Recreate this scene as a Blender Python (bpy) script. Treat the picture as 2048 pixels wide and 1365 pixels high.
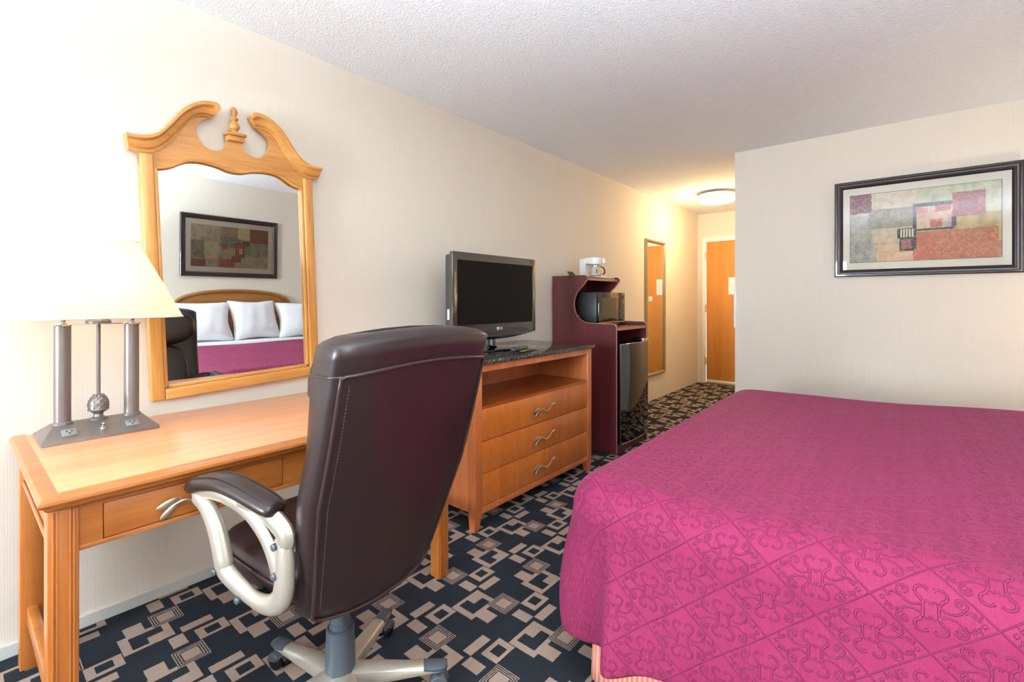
import bpy, bmesh, math, random
from mathutils import Vector, Matrix
import numpy as np
R = math.radians
random.seed(7)
for _o in list(bpy.data.objects): bpy.data.objects.remove(_o)
SC = bpy.context.scene
COL = SC.collection

# ---------------------------------------------------------------- camera
FPX, HOR = 940.0, 600.0
YAW = math.atan((1808 - 1024) / FPX)
cd = bpy.data.cameras.new('camera'); cam = bpy.data.objects.new('camera', cd); COL.objects.link(cam)
cam.location = (2.31, 0.0, 1.20); cam.rotation_euler = (R(90), 0, YAW)
cd.sensor_width = 36; cd.sensor_fit = 'HORIZONTAL'; cd.lens = FPX / 2048 * 36
cd.shift_y = -(682.5 - HOR) / 2048; cd.clip_start = 0.02
SC.camera = cam
# ---------------------------------------------------------------- world, daylight, exposure
W = bpy.data.worlds.new('sky'); SC.world = W; W.use_nodes = True
W.node_tree.nodes['Background'].inputs[0].default_value = (0.80, 0.90, 1.0, 1)
W.node_tree.nodes['Background'].inputs[1].default_value = 1.2
def area(name, loc, rot, sx, sy, power, col):
    l = bpy.data.lights.new(name, 'AREA'); l.shape = 'RECTANGLE'; l.size = sx; l.size_y = sy
    l.energy = power; l.color = col
    o = bpy.data.objects.new(name, l); COL.objects.link(o); o.location = loc; o.rotation_euler = rot
    return o
area('window_daylight', (.93, -3.65, 1.30), (R(90), 0, 0), 1.5, 1.6, 295, (0.80, 0.91, 1.0))
def point(name, loc, power, col, rad=.03):
    l = bpy.data.lights.new(name, 'POINT'); l.energy = power; l.color = col; l.shadow_soft_size = rad
    o = bpy.data.objects.new(name, l); COL.objects.link(o); o.location = loc
    return o
vs = SC.view_settings
vs.view_transform = 'Standard'; vs.look = 'None'; vs.gamma = 1.0; vs.use_curve_mapping = False
vs.exposure = 0.88

# ---------------------------------------------------------------- object helpers
def _props(o, label=None, cat=None, group=None, kind=None):
    if label: o['label'] = label
    if cat: o['category'] = cat
    if group: o['group'] = group
    if kind: o['kind'] = kind
    return o
OFF = {}
def thing(name, label, cat, loc=(0, 0, 0), group=None):
    o = bpy.data.objects.new(name, None); COL.objects.link(o); o.location = loc
    o.empty_display_size = .1
    _props(o, label, cat, group); OFF[o.name] = Vector(loc)
    return o
def mesh_from(bm, name, mat, off=Vector((0, 0, 0)), smooth=None):
    me = bpy.data.meshes.new(name)
    if off.length > 0: bmesh.ops.translate(bm, verts=bm.verts, vec=-off)
    bmesh.ops.recalc_face_normals(bm, faces=bm.faces)
    bm.to_mesh(me); bm.free()
    if mat:
        for m in (mat if isinstance(mat, (list, tuple)) else [mat]): me.materials.append(m)
    if smooth is not None:
        for p in me.polygons: p.use_smooth = True
        me.set_sharp_from_angle(angle=R(smooth))
    return me
def part(name, bm, mat, parent, smooth=35, label=None, kind=None, local=False):
    """mesh given in world coordinates (or, local=True, in its root's own coordinates)"""
    off = Vector((0, 0, 0)) if local else OFF[parent.name]
    o = bpy.data.objects.new(name, mesh_from(bm, name, mat, off, smooth)); COL.objects.link(o)
    o.parent = parent; OFF[o.name] = OFF[parent.name]
    _props(o, label, kind=kind)
    return o
def solo(name, bm, mat, loc, label, cat, group=None, smooth=35, kind=None):
    """a thing that is one mesh"""
    o = bpy.data.objects.new(name, mesh_from(bm, name, mat, Vector(loc), smooth)); COL.objects.link(o)
    o.location = loc; OFF[o.name] = Vector(loc)
    return _props(o, label, cat, group, kind)
def struct(name, bm, mat, label, smooth=None):
    o = bpy.data.objects.new(name, mesh_from(bm, name, mat, Vector((0, 0, 0)), smooth)); COL.objects.link(o)
    OFF[o.name] = Vector((0, 0, 0))
    return _props(o, label, kind='structure')
def inst(src, parent, loc=None, rot=None, name=None):
    c = src.copy(); COL.objects.link(c); c.parent = parent; OFF[c.name] = OFF.get(parent.name, Vector((0, 0, 0)))
    if loc is not None: c.location = loc
    if rot is not None: c.rotation_euler = rot
    return c

# ---------------------------------------------------------------- mesh helpers (each adds to a bmesh)
def BM(): return bmesh.new()
def box(bm, x0, x1, y0, y1, z0, z1, b=0.0, seg=2):
    t = bmesh.new()
    r = bmesh.ops.create_cube(t, size=1)
    M = Matrix.Translation(((x0 + x1) / 2, (y0 + y1) / 2, (z0 + z1) / 2)) @ Matrix.Diagonal((x1 - x0, y1 - y0, z1 - z0, 1))
    bmesh.ops.transform(t, matrix=M, verts=t.verts)
    if b > 0: bmesh.ops.bevel(t, geom=list(t.edges), offset=b, segments=seg, affect='EDGES', profile=.5)
    join(bm, t); return bm
def join(bm, t, M=None):
    if M is not None: bmesh.ops.transform(t, matrix=M, verts=t.verts)
    me = bpy.data.meshes.new('tmp'); t.to_mesh(me); t.free(); bm.from_mesh(me); bpy.data.meshes.remove(me)
def bxm(*a, **k): return box(BM(), *a, **k)
def grid_loft(bm, rings, closed=True, cap=True):
    """rings: lists of points, all the same length"""
    V = [[bm.verts.new(p) for p in r] for r in rings]
    n = len(V[0])
    for a, b in zip(V[:-1], V[1:]):
        for i in range(n if closed else n - 1):
            j = (i + 1) % n
            try: bm.faces.new((a[i], a[j], b[j], b[i]))
            except ValueError: pass
    if cap and closed:
        bm.faces.new(V[0][::-1]); bm.faces.new(V[-1])
    return V
def lathe(bm, prof, c=(0, 0, 0), n=24, axis='z', cap=True):
    """prof: (radius, height)"""
    rings = []
    for r, h in prof:
        ring = []
        for i in range(n):
            a = 2 * math.pi * i / n; u, v = max(r, 1e-5) * math.cos(a), max(r, 1e-5) * math.sin(a)
            p = (u, v, h) if axis == 'z' else ((h, u, v) if axis == 'x' else (u, h, v))
            ring.append((p[0] + c[0], p[1] + c[1], p[2] + c[2]))
        rings.append(ring)
    grid_loft(bm, rings, True, cap); return bm
def catmull(P, k=6, closed=False):
    P = [Vector(p) for p in P]; n = len(P); out = []
    for i in range(n if closed else n - 1):
        if closed: a, b, c, d = P[(i - 1) % n], P[i], P[(i + 1) % n], P[(i + 2) % n]
        else: a, b, c, d = P[max(i - 1, 0)], P[i], P[i + 1], P[min(i + 2, n - 1)]
        for j in range(k):
            t = j / k
            out.append(.5 * ((2 * b) + (c - a) * t + (2 * a - 5 * b + 4 * c - d) * t * t + (3 * b - a - 3 * c + d) * t ** 3))
    if not closed: out.append(P[-1])
    return out
def tube(bm, P, r, n=10, closed=False, cap=True, flat=None, up=None):
    """swept round section; r number or list; flat = (a, b) squashes the section along side / up"""
    P = [Vector(p) for p in P]; m = len(P)
    rr = r if isinstance(r, (list, tuple)) else [r] * m
    rings = []; prev = None
    for i in range(m):
        if closed: t = P[(i + 1) % m] - P[(i - 1) % m]
        else: t = P[min(i + 1, m - 1)] - P[max(i - 1, 0)]
        t.normalize()
        if up is not None: s = t.cross(Vector(up))
        elif prev is None: s = t.cross(Vector((0, 0, 1)) if abs(t.z) < .9 else Vector((1, 0, 0)))
        else: s = prev - t * prev.dot(t)
        s.normalize(); prev = s; u = s.cross(t)
        fa, fb = flat or (1, 1)
        rings.append([P[i] + (s * math.cos(2 * math.pi * k / n) * fa + u * math.sin(2 * math.pi * k / n) * fb) * rr[i] for k in range(n)])
    if closed: rings.append(rings[0]); grid_loft(bm, rings, True, False); bmesh.ops.remove_doubles(bm, verts=bm.verts, dist=1e-6)
    else: grid_loft(bm, rings, True, cap)
    return bm
def prism(bm, poly, lo, hi, axis='x', b=0.0):
    """polygon (u, v) extruded along an axis; (u,v) = (y,z) for x, (x,z) for y, (x,y) for z"""
    t = bmesh.new()
    def P(u, v, w): return (w, u, v) if axis == 'x' else ((u, w, v) if axis == 'y' else (u, v, w))
    A = [t.verts.new(P(u, v, lo)) for u, v in poly]; B = [t.verts.new(P(u, v, hi)) for u, v in poly]
    n = len(poly)
    f0 = t.faces.new(A); f1 = t.faces.new(B[::-1])
    for i in range(n): t.faces.new((A[i], B[i], B[(i + 1) % n], A[(i + 1) % n]))
    bmesh.ops.recalc_face_normals(t, faces=t.faces)
    if b > 0:
        e = [e for e in t.edges if (e.verts[0] in B and e.verts[1] in B) or (e.verts[0] in A and e.verts[1] in A)]
        bmesh.ops.bevel(t, geom=e, offset=b, segments=2, affect='EDGES', profile=.5)
    bmesh.ops.triangulate(t, faces=[f for f in t.faces if len(f.verts) > 4])
    join(bm, t); return bm
def rrect(cx, cy, w, h, r, k=5):
    out = []
    for (sx, sy, a0) in ((1, 1, 0), (-1, 1, 90), (-1, -1, 180), (1, -1, 270)):
        for i in range(k + 1):
            a = R(a0 + 90 * i / k)
            out.append((cx + sx * (w / 2 - r) + r * math.cos(a), cy + sy * (h / 2 - r) + r * math.sin(a)))
    return out
def blob(bm, c, r, nu=20, nv=12, e1=1.0, e2=1.0, M=None):
    """superellipsoid"""
    def sp(v, e): return math.copysign(abs(v) ** e, v)
    rings = []
    for j in range(1, nv):
        ph = -math.pi / 2 + math.pi * j / nv; ring = []
        for i in range(nu):
            th = 2 * math.pi * i / nu
            p = Vector((r[0] * sp(math.cos(ph), e1) * sp(math.cos(th), e2), r[1] * sp(math.cos(ph), e1) * sp(math.sin(th), e2), r[2] * sp(math.sin(ph), e1)))
            if M is not None: p = M @ p
            ring.append(p + Vector(c))
        rings.append(ring)
    t = bmesh.new(); V = grid_loft(t, rings, True, False)
    for ring, s in ((V[0], -1), (V[-1], 1)):
        p = Vector((0, 0, s * r[2]));
        if M is not None: p = M @ p
        v = t.verts.new(p + Vector(c))
        for i in range(nu): t.faces.new((ring[i], ring[(i + 1) % nu], v))
    join(bm, t); return bm

# ---------------------------------------------------------------- node helpers
class X:
    """a float expression in a shader tree"""
    def __init__(s, nt, v): s.nt, s.v = nt, v
    def _m(s, op, *a):
        n = s.nt.nodes.new('ShaderNodeMath'); n.operation = op
        for i, q in enumerate((s,) + a):
            q = q.v if isinstance(q, X) else q
            if isinstance(q, (int, float)): n.inputs[i].default_value = q
            else: s.nt.links.new(q, n.inputs[i])
        return X(s.nt, n.outputs[0])
    def __add__(s, o): return s._m('ADD', o)
    def __sub__(s, o): return s._m('SUBTRACT', o)
    def __mul__(s, o): return s._m('MULTIPLY', o)
    __radd__ = __add__; __rmul__ = __mul__
    def __rsub__(s, o): return (s * -1) + o
    def __truediv__(s, o): return s._m('DIVIDE', o)
    def abs(s): return s._m('ABSOLUTE')
    def lt(s, o): return s._m('LESS_THAN', o)
    def gt(s, o): return s._m('GREATER_THAN', o)
    def mx(s, o): return s._m('MAXIMUM', o)
    def mn(s, o): return s._m('MINIMUM', o)
    def floor(s): return s._m('FLOOR')
    def mod(s, o): return s._m('FLOORED_MODULO', o)
    def sqrt(s): return s._m('SQRT')
    def sin(s): return s._m('SINE')
    def step(s, a, b):
        n = s.nt.nodes.new('ShaderNodeMapRange'); n.interpolation_type = 'SMOOTHSTEP'
        s.nt.links.new(s.v, n.inputs[0]); n.inputs[1].default_value = a; n.inputs[2].default_value = b
        return X(s.nt, n.outputs[0])
def rect(x, y, x0, x1, y0, y1):
    return (x - (x0 + x1) / 2).abs().lt((x1 - x0) / 2) * (y - (y0 + y1) / 2).abs().lt((y1 - y0) / 2)
def lin(c):
    """sRGB 0-255 to linear"""
    f = lambda v: v / 12.92 if v <= .04045 else ((v + .055) / 1.055) ** 2.4
    return tuple(f(v / 255) for v in c[:3]) + (1,)
class Mat:
    def __init__(s, name, col=(200, 200, 200), rough=.5, metal=0.0, **kw):
        m = s.m = bpy.data.materials.new(name); m.use_nodes = True; s.nt = m.node_tree
        s.b = s.nt.nodes['Principled BSDF']; s.L = s.nt.links.new
        s.set('Base Color', lin(col)); s.set('Roughness', rough); s.set('Metallic', metal)
        for k, v in kw.items(): s.set(k.replace('_', ' '), v)
    def set(s, k, v):
        if isinstance(v, X): v = v.v
        if isinstance(v, bpy.types.NodeSocket): s.L(v, s.b.inputs[k])
        else: s.b.inputs[k].default_value = v
    def node(s, t, **kw):
        n = s.nt.nodes.new(t)
        for k, v in kw.items(): setattr(n, k, v)
        return n
    def coord(s, which='Object'): return s.node('ShaderNodeTexCoord').outputs[which]
    def xyz(s, vec):
        n = s.node('ShaderNodeSeparateXYZ'); s.L(vec, n.inputs[0]); return [X(s.nt, o) for o in n.outputs]
    def comb(s, x, y, z=0.0):
        n = s.node('ShaderNodeCombineXYZ')
        for i, q in enumerate((x, y, z)):
            if isinstance(q, X): s.L(q.v, n.inputs[i])
            else: n.inputs[i].default_value = q
        return n.outputs[0]
    def mapping(s, vec, scale=(1, 1, 1), loc=(0, 0, 0), rot=(0, 0, 0)):
        n = s.node('ShaderNodeMapping'); s.L(vec, n.inputs[0]); n.inputs['Scale'].default_value = scale
        n.inputs['Location'].default_value = loc; n.inputs['Rotation'].default_value = rot; return n.outputs[0]
    def noise(s, vec, scale, detail=3, rough=.5, col=False, dist=0.0):
        n = s.node('ShaderNodeTexNoise'); s.L(vec, n.inputs['Vector']); n.inputs['Scale'].default_value = scale
        n.inputs['Detail'].default_value = detail; n.inputs['Roughness'].default_value = rough; n.inputs['Distortion'].default_value = dist
        return n.outputs['Color'] if col else X(s.nt, n.outputs[0])
    def mix(s, f, a, b, blend='MIX'):
        n = s.node('ShaderNodeMix', data_type='RGBA', blend_type=blend)
        if isinstance(f, X): s.L(f.v, n.inputs[0])
        else: n.inputs[0].default_value = f
        for i, q in ((6, a), (7, b)):
            if isinstance(q, bpy.types.NodeSocket): s.L(q, n.inputs[i])
            else: n.inputs[i].default_value = q
        return n.outputs[2]
    def ramp(s, f, stops):
        n = s.node('ShaderNodeValToRGB'); s.L(f.v, n.inputs[0]); e = n.color_ramp.elements
        while len(e) < len(stops): e.new(.5)
        for q, (p, c) in zip(e, stops): q.position = p; q.color = lin(c)
        return n.outputs[0]
    def bump(s, h, strength=.3, dist=.01):
        n = s.node('ShaderNodeBump'); s.L(h.v, n.inputs['Height']); n.inputs['Strength'].default_value = strength
        n.inputs['Distance'].default_value = dist; s.L(n.outputs[0], s.b.inputs['Normal'])
def plain(name, col, rough=.5, metal=0.0, **kw): return Mat(name, col, rough, metal, **kw).m
def wood(name, c0, c1, c2, axis='x', rough=.35, grain=1.0, coat=.25, fig=0.0):
    """straight grained wood with pores along an axis of the object"""
    M = Mat(name, c1, rough); M.set('Coat Weight', coat); M.set('Coat Roughness', .2)
    sc = {'x': (.9, 14, 14), 'y': (14, .9, 14), 'z': (14, 14, .9)}[axis]
    v = M.coord()
    big = M.noise(M.mapping(v, tuple(q * .35 for q in sc)), 2.4 * grain, 3, .55, dist=.6)
    fine = M.noise(M.mapping(v, tuple(q * 3.2 for q in sc)), 3.0 * grain, 4, .6)
    h = big * .65 + fine * .35
    c = M.ramp(h, [(.3, c0), (.5, c1), (.7, c2)])
    if fig:
        f = M.noise(M.mapping(v, tuple(q * (9 if q < 2 else .6) for q in sc)), 2.5, 2, .5)
        c = M.mix(f.step(.45, .7) * fig, c, lin(c0))
    M.set('Base Color', c); M.bump(fine, .08, .002)
    return M.m

# ---------------------------------------------------------------- materials of the room
def mat_wall():
    M = Mat('wallpaper', (222, 208, 189), .75)
    x, y, z = M.xyz(M.coord())
    u = x + y
    st = ((u * (2 * math.pi / .0072)).sin() * .5 + .5)
    n = M.noise(M.comb(u * 60, z * 1.2, 0), 3.0, 3, .6)
    h = st * .45 + n * .8
    M.set('Base Color', M.ramp(h, [(.2, (218, 207, 192)), (1.0, (229, 219, 206))]))
    M.bump(h, .10, .0012); return M.m
def mat_ceiling():
    M = Mat('textured_ceiling', (238, 238, 238), .9)
    v = M.coord(); n = M.noise(v, 95, 4, .6); n2 = M.noise(v, 34, 2, .5)
    h = n.step(.42, .72) * .7 + n2 * .5
    M.set('Base Color', M.ramp(h, [(.1, (236, 238, 241)), (.7, (248, 249, 251))]))
    M.bump(h, .75, .006); return M.m
def mat_carpet():
    M = Mat('carpet', (40, 44, 50), .95); M.set('Specular IOR Level', .1)
    v = M.coord(); x, y, z = M.xyz(v)
    wob = M.noise(v, 260, 1, .5) - .5
    x = x + wob * .004; y = y + (M.noise(M.mapping(v, loc=(5, 3, 0)), 260, 1, .5) - .5) * .004
    PX, PY = .292, .2925
    row = ((y - (1.405 - .2425)) / PY).floor()
    ly = (y - (1.405 - .2425)) - row * PY - .2425            # local y in [-.2425, .05]
    par = row.mod(2.0)                                       # 0: unit as seen, 1: its mirror image
    xa0 = ((x - 1.095 + .242).mod(PX)) - .242                # even rows
    xb0 = ((x * -1 + (1.095 - .057) + .242).mod(PX)) - .242  # odd rows, mirrored
    xa = xa0 + (xb0 - xa0) * par; xb = xb0 + (xa0 - xb0) * par
    G = lambda *r: rect(xa, ly, *r)
    S = lambda *r: rect(xb, ly, *r)
    tan = G(-.023, .023, -.023, .025)
    for r in ((-.035, .030, -.125, -.07), (-.139, -.029, -.15, -.005), (-.179, -.108, -.2425, -.153), (-.235, -.197, -.2425, -.18)):
        tan = tan.mx(G(*r))
    for r in ((-.179, -.108, .0425, .052), (-.235, -.197, .0135, .052), (-.195, -.125, -.0325, .0125)):
        tan = tan.mx(S(*r))
    for r in ((-.124, -.085, -.123, -.077), (-.0875, -.047, -.123, -.028), (-.162, -.121, -.224, -.178)):
        tan = tan * (1 - G(*r))
    hd = xa.abs().mx(ly.abs())
    lines = ((hd * (2 * math.pi / .0072)).sin()).gt(.1)
    hatch = G(-.046, .046, -.048, .049) * (1 - G(-.023, .023, -.023, .025))
    tan = tan * (1 - hatch) + hatch * lines
    pile = M.noise(v, 420, 2, .7); soft = M.noise(v, 9, 3, .6)
    dark = M.mix(soft, lin((33, 37, 43)), lin((47, 53, 61)))
    dark = M.mix(pile.step(.52, .75) * .45, dark, lin((92, 96, 100)))
    lit = M.mix(soft, lin((160, 138, 124)), lin((180, 157, 142)))
    lit = M.mix(pile.step(.45, .7) * .4, lit, lin((126, 104, 92)))
    M.set('Base Color', M.mix(tan, dark, lit)); M.bump(pile, .6, .004)
    return M.m
def mat_bedspread():
    M = Mat('bedspread', (168, 62, 112), .75); M.set('Specular IOR Level', .3)
    M.set('Sheen Weight', .12); M.set('Sheen Roughness', .45); M.set('Sheen Tint', lin((255, 170, 215)))
    u, v, _ = M.xyz(M.coord('UV'))
    A, B = .094, .079                                        # half diagonals of the lozenge
    p = u / A + v / B; q = u / A - v / B
    fp = (p + 1).mod(2.0) - 1; fq = (q + 1).mod(2.0) - 1     # -1..1 within a lozenge
    edge = (1 - fp.abs()).mn(1 - fq.abs())
    ridge = 1 - edge.step(.004, .034)
    lx = (fp + fq) * (.5 * A); ly = (fp - fq) * (.5 * B)     # local metres
    ax = lx.abs(); ay = ly.abs()
    h = None
    def arc(cx, cy, r, w=.0022, side=None):
        nonlocal h
        dx = ax - cx; dy = ay - cy
        d = ((dx * dx + dy * dy).sqrt() - r).abs()
        k = 1 - d.step(w * .35, w * 1.25)
        for (nx, ny, c) in (side or ()):
            k = k * (dx * nx + dy * ny).gt(c)
        h = k if h is None else h.mx(k)
    arc(.0135, .0300, .0105, .0025, ((.85, .53, -.0048),))            # big curl, bulge and hooked head
    arc(.0350, .0040, .0233, .0025, ((-1, 0, .0100), (0, -1, -.0215)))  # big curl, its foot at the waist
    arc(.0060, .0105, .0052, .0016, ((-.2, 1, -.001),))               # heart in the middle
    arc(.0430, .0240, .0085, .0020, ((.75, .66, -.0055),))            # spirals to the sides
    arc(.0400, .0240, .0040, .0017, ((-.5, .5, -.003),))
    arc(.0280, .0260, .0220, .0019, ((0, -1, .0115),))                # vine towards the tip
    arc(.0570, .0060, .0100, .0017, ((.3, 1, .001),))
    arc(.0640, .0150, .0065, .0015, ((.3, -1, .0005),))
    tip = 1 - ((ax - .074).abs() + ay).step(.003, .0055)
    h = h.mx(tip)
    rib = ((u * (2 * math.pi / .0042)).sin() * .5 + .5)
    weave = M.noise(M.comb(u * 90, v * 420), 2, 2, .6)
    puff = (1 - fp.abs()) .mn(1 - fq.abs()).step(0, .5)
    H = h.mx(ridge * .8) + rib * .07 + weave * .10 + puff * .12
    M.set('Base Color', M.mix(weave.step(.3, .75), lin((138, 32, 74)), lin((158, 44, 92))))
    M.bump(H, 1.0, .0042); return M.m
def mat_skirt():
    M = Mat('striped_bed_skirt', (226, 150, 130), .8)
    u, v, _ = M.xyz(M.coord('UV'))
    s = ((u * (2 * math.pi / .0155)).sin()).gt(0)
    M.set('Base Color', M.mix(s, lin((214, 128, 108)), lin((233, 172, 148))))
    M.bump(M.noise(M.coord('UV'), 500, 2), .2, .002); return M.m
def mat_leather(name, c0, c1, rough=.34):
    M = Mat(name, c0, rough); v = M.coord(); n = M.noise(v, 4.5, 4, .6); f = M.noise(v, 320, 2, .6)
    w = M.noise(v, 22, 3, .6, dist=.8)
    M.set('Base Color', M.mix(n, lin(c0), lin(c1))); M.set('Coat Weight', .25); M.set('Coat Roughness', .25)
    M.bump(w * .5 + f * .12, .28, .004); return M.m
def mat_granite():
    M = Mat('granite', (40, 38, 36), .08); v = M.coord()
    n = M.node('ShaderNodeTexVoronoi'); M.L(v, n.inputs['Vector']); n.inputs['Scale'].default_value = 260
    a = X(M.nt, n.outputs['Distance']); b = M.noise(v, 130, 3, .7)
    M.set('Base Color', M.mix(b.step(.5, .66), M.mix(a.step(.2, .6), lin((70, 66, 62)), lin((26, 25, 25))), lin((128, 118, 108))))
    return M.m
def mat_oak(): return wood('oak', (168, 105, 45), (202, 141, 70), (224, 170, 98), 'z', .38, 1.0, .3)
def mirror_glass(name):
    return plain(name, (232, 236, 234), .0, 1.0)
def mat_shade():
    M = Mat('lamp_shade_cloth', (250, 244, 226), .9)
    nt = M.nt; out = nt.nodes['Material Output']
    t = M.node('ShaderNodeBsdfTranslucent'); t.inputs[0].default_value = lin((255, 250, 238))
    mx = M.node('ShaderNodeMixShader'); mx.inputs[0].default_value = .8
    M.L(M.b.outputs[0], mx.inputs[1]); M.L(t.outputs[0], mx.inputs[2]); M.L(mx.outputs[0], out.inputs[0])
    return M.m
def mat_pane(name, tint=(255, 255, 255), refl=.08):
    """thin clear pane: mostly see-through with a mirror-like reflection"""
    M = Mat(name); nt = M.nt; out = nt.nodes['Material Output']
    t = M.node('ShaderNodeBsdfTransparent'); t.inputs[0].default_value = lin(tint)
    g = M.node('ShaderNodeBsdfGlossy'); g.inputs['Roughness'].default_value = .02
    f = M.node('ShaderNodeFresnel'); f.inputs[0].default_value = 1.45
    mx = M.node('ShaderNodeMixShader'); M.L(f.outputs[0], mx.inputs[0]); M.L(t.outputs[0], mx.inputs[1]); M.L(g.outputs[0], mx.inputs[2])
    M.L(mx.outputs[0], out.inputs[0]); return M.m
def emit(name, col, s):
    M = Mat(name, col, .6); M.set('Emission Color', lin(col)); M.set('Emission Strength', s); return M.m

WALL = mat_wall(); CEIL = mat_ceiling(); CARPET = mat_carpet()
WHITE = plain('white_paint', (238, 236, 230), .45)
WHITEPL = plain('white_plastic', (240, 240, 240), .3)
BLACKPL = plain('black_plastic', (22, 22, 24), .35)
BLACKGL = plain('black_gloss', (8, 8, 9), .06, Coat_Weight=.6)
CHROME = plain('chrome', (215, 215, 215), .12, 1.0)
PEWTER = plain('antique_pewter', (186, 174, 152), .33, .8)
BRONZE = plain('dark_bronze', (128, 118, 115), .40, .5)
CHAMP = plain('champagne_plastic', (186, 178, 164), .36, .55)
GREYPL = plain('slate_plastic', (72, 80, 88), .4)
LEATHER = mat_leather('brown_leather', (32, 21, 21), (45, 28, 28), .38)
PIPE = plain('leather_piping', (58, 40, 40), .3)
STITCH = plain('stitching', (98, 76, 74), .7)
DESKW = wood('desk_wood', (164, 90, 34), (184, 109, 47), (202, 130, 64), 'y', .3, 1.0, .4)
DESKV = wood('desk_leg_wood', (166, 92, 35), (186, 109, 46), (203, 129, 63), 'z', .3, 1.0, .4)
DESKT = wood('desk_laminate', (208, 134, 88), (220, 150, 104), (230, 166, 122), 'y', .3, 1.4, .15)
DRW = wood('cherry_veneer', (178, 90, 32), (198, 108, 44), (212, 128, 60), 'z', .3, .8, .4, fig=.35)
DRF = wood('cherry_frame', (178, 90, 42), (196, 108, 58), (210, 126, 76), 'z', .32, .8, .3)
DRD = wood('cherry_shelf', (140, 62, 24), (160, 78, 32), (176, 92, 42), 'y', .28, .8, .4)
MAHOG = wood('mahogany_laminate', (74, 28, 32), (92, 38, 42), (110, 50, 52), 'z', .33, 1.2, .3)
MEDGE = plain('mahogany_edge', (196, 128, 108), .4)
OAK = mat_oak(); OAKH = wood('oak_across', (168, 105, 45), (200, 139, 68), (222, 168, 96), 'y', .38, 1.0, .3)
DOORW = wood('door_veneer', (196, 126, 52), (212, 142, 66), (224, 158, 82), 'z', .4, .6, .2)
GRAN = mat_granite()
LINEN = plain('white_linen', (236, 236, 240), .85)
SLOT = plain('slot_black', (6, 6, 6), .6)
DARK = plain('void_black', (10, 9, 9), .9)

# ================================================================ THE SETTING
H = 2.44; XW = 3.50; YR = -3.20; YP = 4.25; YD = 7.0; XH = 1.215
struct('floor', bxm(-.1, XW + .1, YR - .1, YD + .1, -.06, 0), CARPET, 'black and tan carpet with linked squares and hatched blocks')
struct('ceiling', bxm(-.1, XW + .1, YR - .1, YD + .1, H, H + .08), CEIL, 'white sprayed texture ceiling over room and hallway')
struct('wall_left', bxm(-.1, 0, YR - .1, YD + .1, 0, H), WALL, 'long beige striped wall behind desk, dresser and fridge cabinet')
struct('wall_right', bxm(XW, XW + .1, YR - .1, YP + .1, 0, H), WALL, 'beige wall behind the headboard, seen in the desk mirror')
struct('wall_partition', bxm(XH, XW, YP, YP + .1, 0, H), WALL, 'beige wall facing the bed, with the wide framed picture')
struct('wall_hallway', bxm(XH, XH + .1, YP + .1, YD, 0, H), WALL, 'hallway side wall running to the entry door')
bm = BM()                                                     # door wall with the doorway left open
box(bm, 0, .085, YD, YD + .1, 0, H); box(bm, 1.03, XH, YD, YD + .1, 0, H); box(bm, .085, 1.03, YD, YD + .1, 2.06, H)
struct('wall_far', bm, WALL, 'end wall of the hallway around the entry door')
bm = BM()                                                     # window wall behind the camera
WX0, WX1, WZ0, WZ1 = .40, 1.45, .55, 2.03
box(bm, 0, WX0, YR - .1, YR, 0, H); box(bm, WX1, XW, YR - .1, YR, 0, H)
box(bm, WX0, WX1, YR - .1, YR, 0, WZ0); box(bm, WX0, WX1, YR - .1, YR, WZ1, H)
struct('wall_rear', bm, WALL, 'wall with the wide window opposite the hallway')
wn = bpy.data.objects.new('window_1', None); COL.objects.link(wn); OFF[wn.name] = Vector((0, 0, 0))
_props(wn, 'wide white framed window that lights the room', kind='structure')
fr = BM()
for a in (WX0, (WX0 + WX1) / 2 - .025, WX1 - .05): box(fr, a, a + .05, YR - .08, YR - .03, WZ0, WZ1, .004)
box(fr, WX0, WX1, YR - .08, YR - .03, WZ0, WZ0 + .05, .004); box(fr, WX0, WX1, YR - .08, YR - .03, WZ1 - .05, WZ1, .004)
part('window_frame', fr, WHITE, wn, None)
PANE = mat_pane('clear_pane')
for a, b in ((WX0 + .05, (WX0 + WX1) / 2 - .025), ((WX0 + WX1) / 2 + .025, WX1 - .05)):
    part('pane', bxm(a, b, YR - .058, YR - .054, WZ0 + .05, WZ1 - .05), PANE, wn, None)
bb = struct('baseboard_left', bxm(0, .012, YR, 1.70, 0, .046, .003), plain('baseboard_paint', (208, 208, 202), .5), 'low white baseboard under the desk')
# entry door
dr = bpy.data.objects.new('door_1', None); COL.objects.link(dr); OFF[dr.name] = Vector((0, 0, 0))
_props(dr, 'honey brown wooden entry door at the end of the hallway', kind='structure')
part('door_leaf', bxm(.122, .995, YD - .005, YD + .038, .055, 2.035, .003), DOORW, dr)
part('door_sweep', bxm(.122, .995, YD - .012, YD + .030, .022, .054, .003), WHITE, dr, label='white strip along the foot of the door')
bm = BM(); tube(bm, [(.93, YD - .05, 1.0), (.85, YD - .055, 1.0), (.80, YD - .05, 1.0)], .009)
tube(bm, [(.93, YD - .05, 1.0), (.93, YD, 1.0)], .012); box(bm, .90, .96, YD - .014, YD - .005, .92, 1.08, .004)
part('lever_handle', bm, CHROME, dr)
bm = bxm(.70, .76, YD - .017, YD - .005, 1.17, 1.25, .004); tube(bm, [(.73, YD - .03, 1.18), (.73, YD - .03, 1.24)], .008); tube(bm, [(.73, YD - .03, 1.21), (.73, YD - .01, 1.21)], .006)
part('latch_plate', bm, WHITEPL, dr)
for zc in (1.835, 1.077, .319):
    hb = bxm(.107, .1225, YD - .016, YD - .004, zc - .055, zc + .055, .002)
    hg = part('hinge', hb, PEWTER, dr)
    part('hinge_pin', lathe(BM(), [(.005, -.058), (.005, .058)], (.112, YD - .019, zc), 10), PEWTER, hg)
bm = BM()
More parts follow.
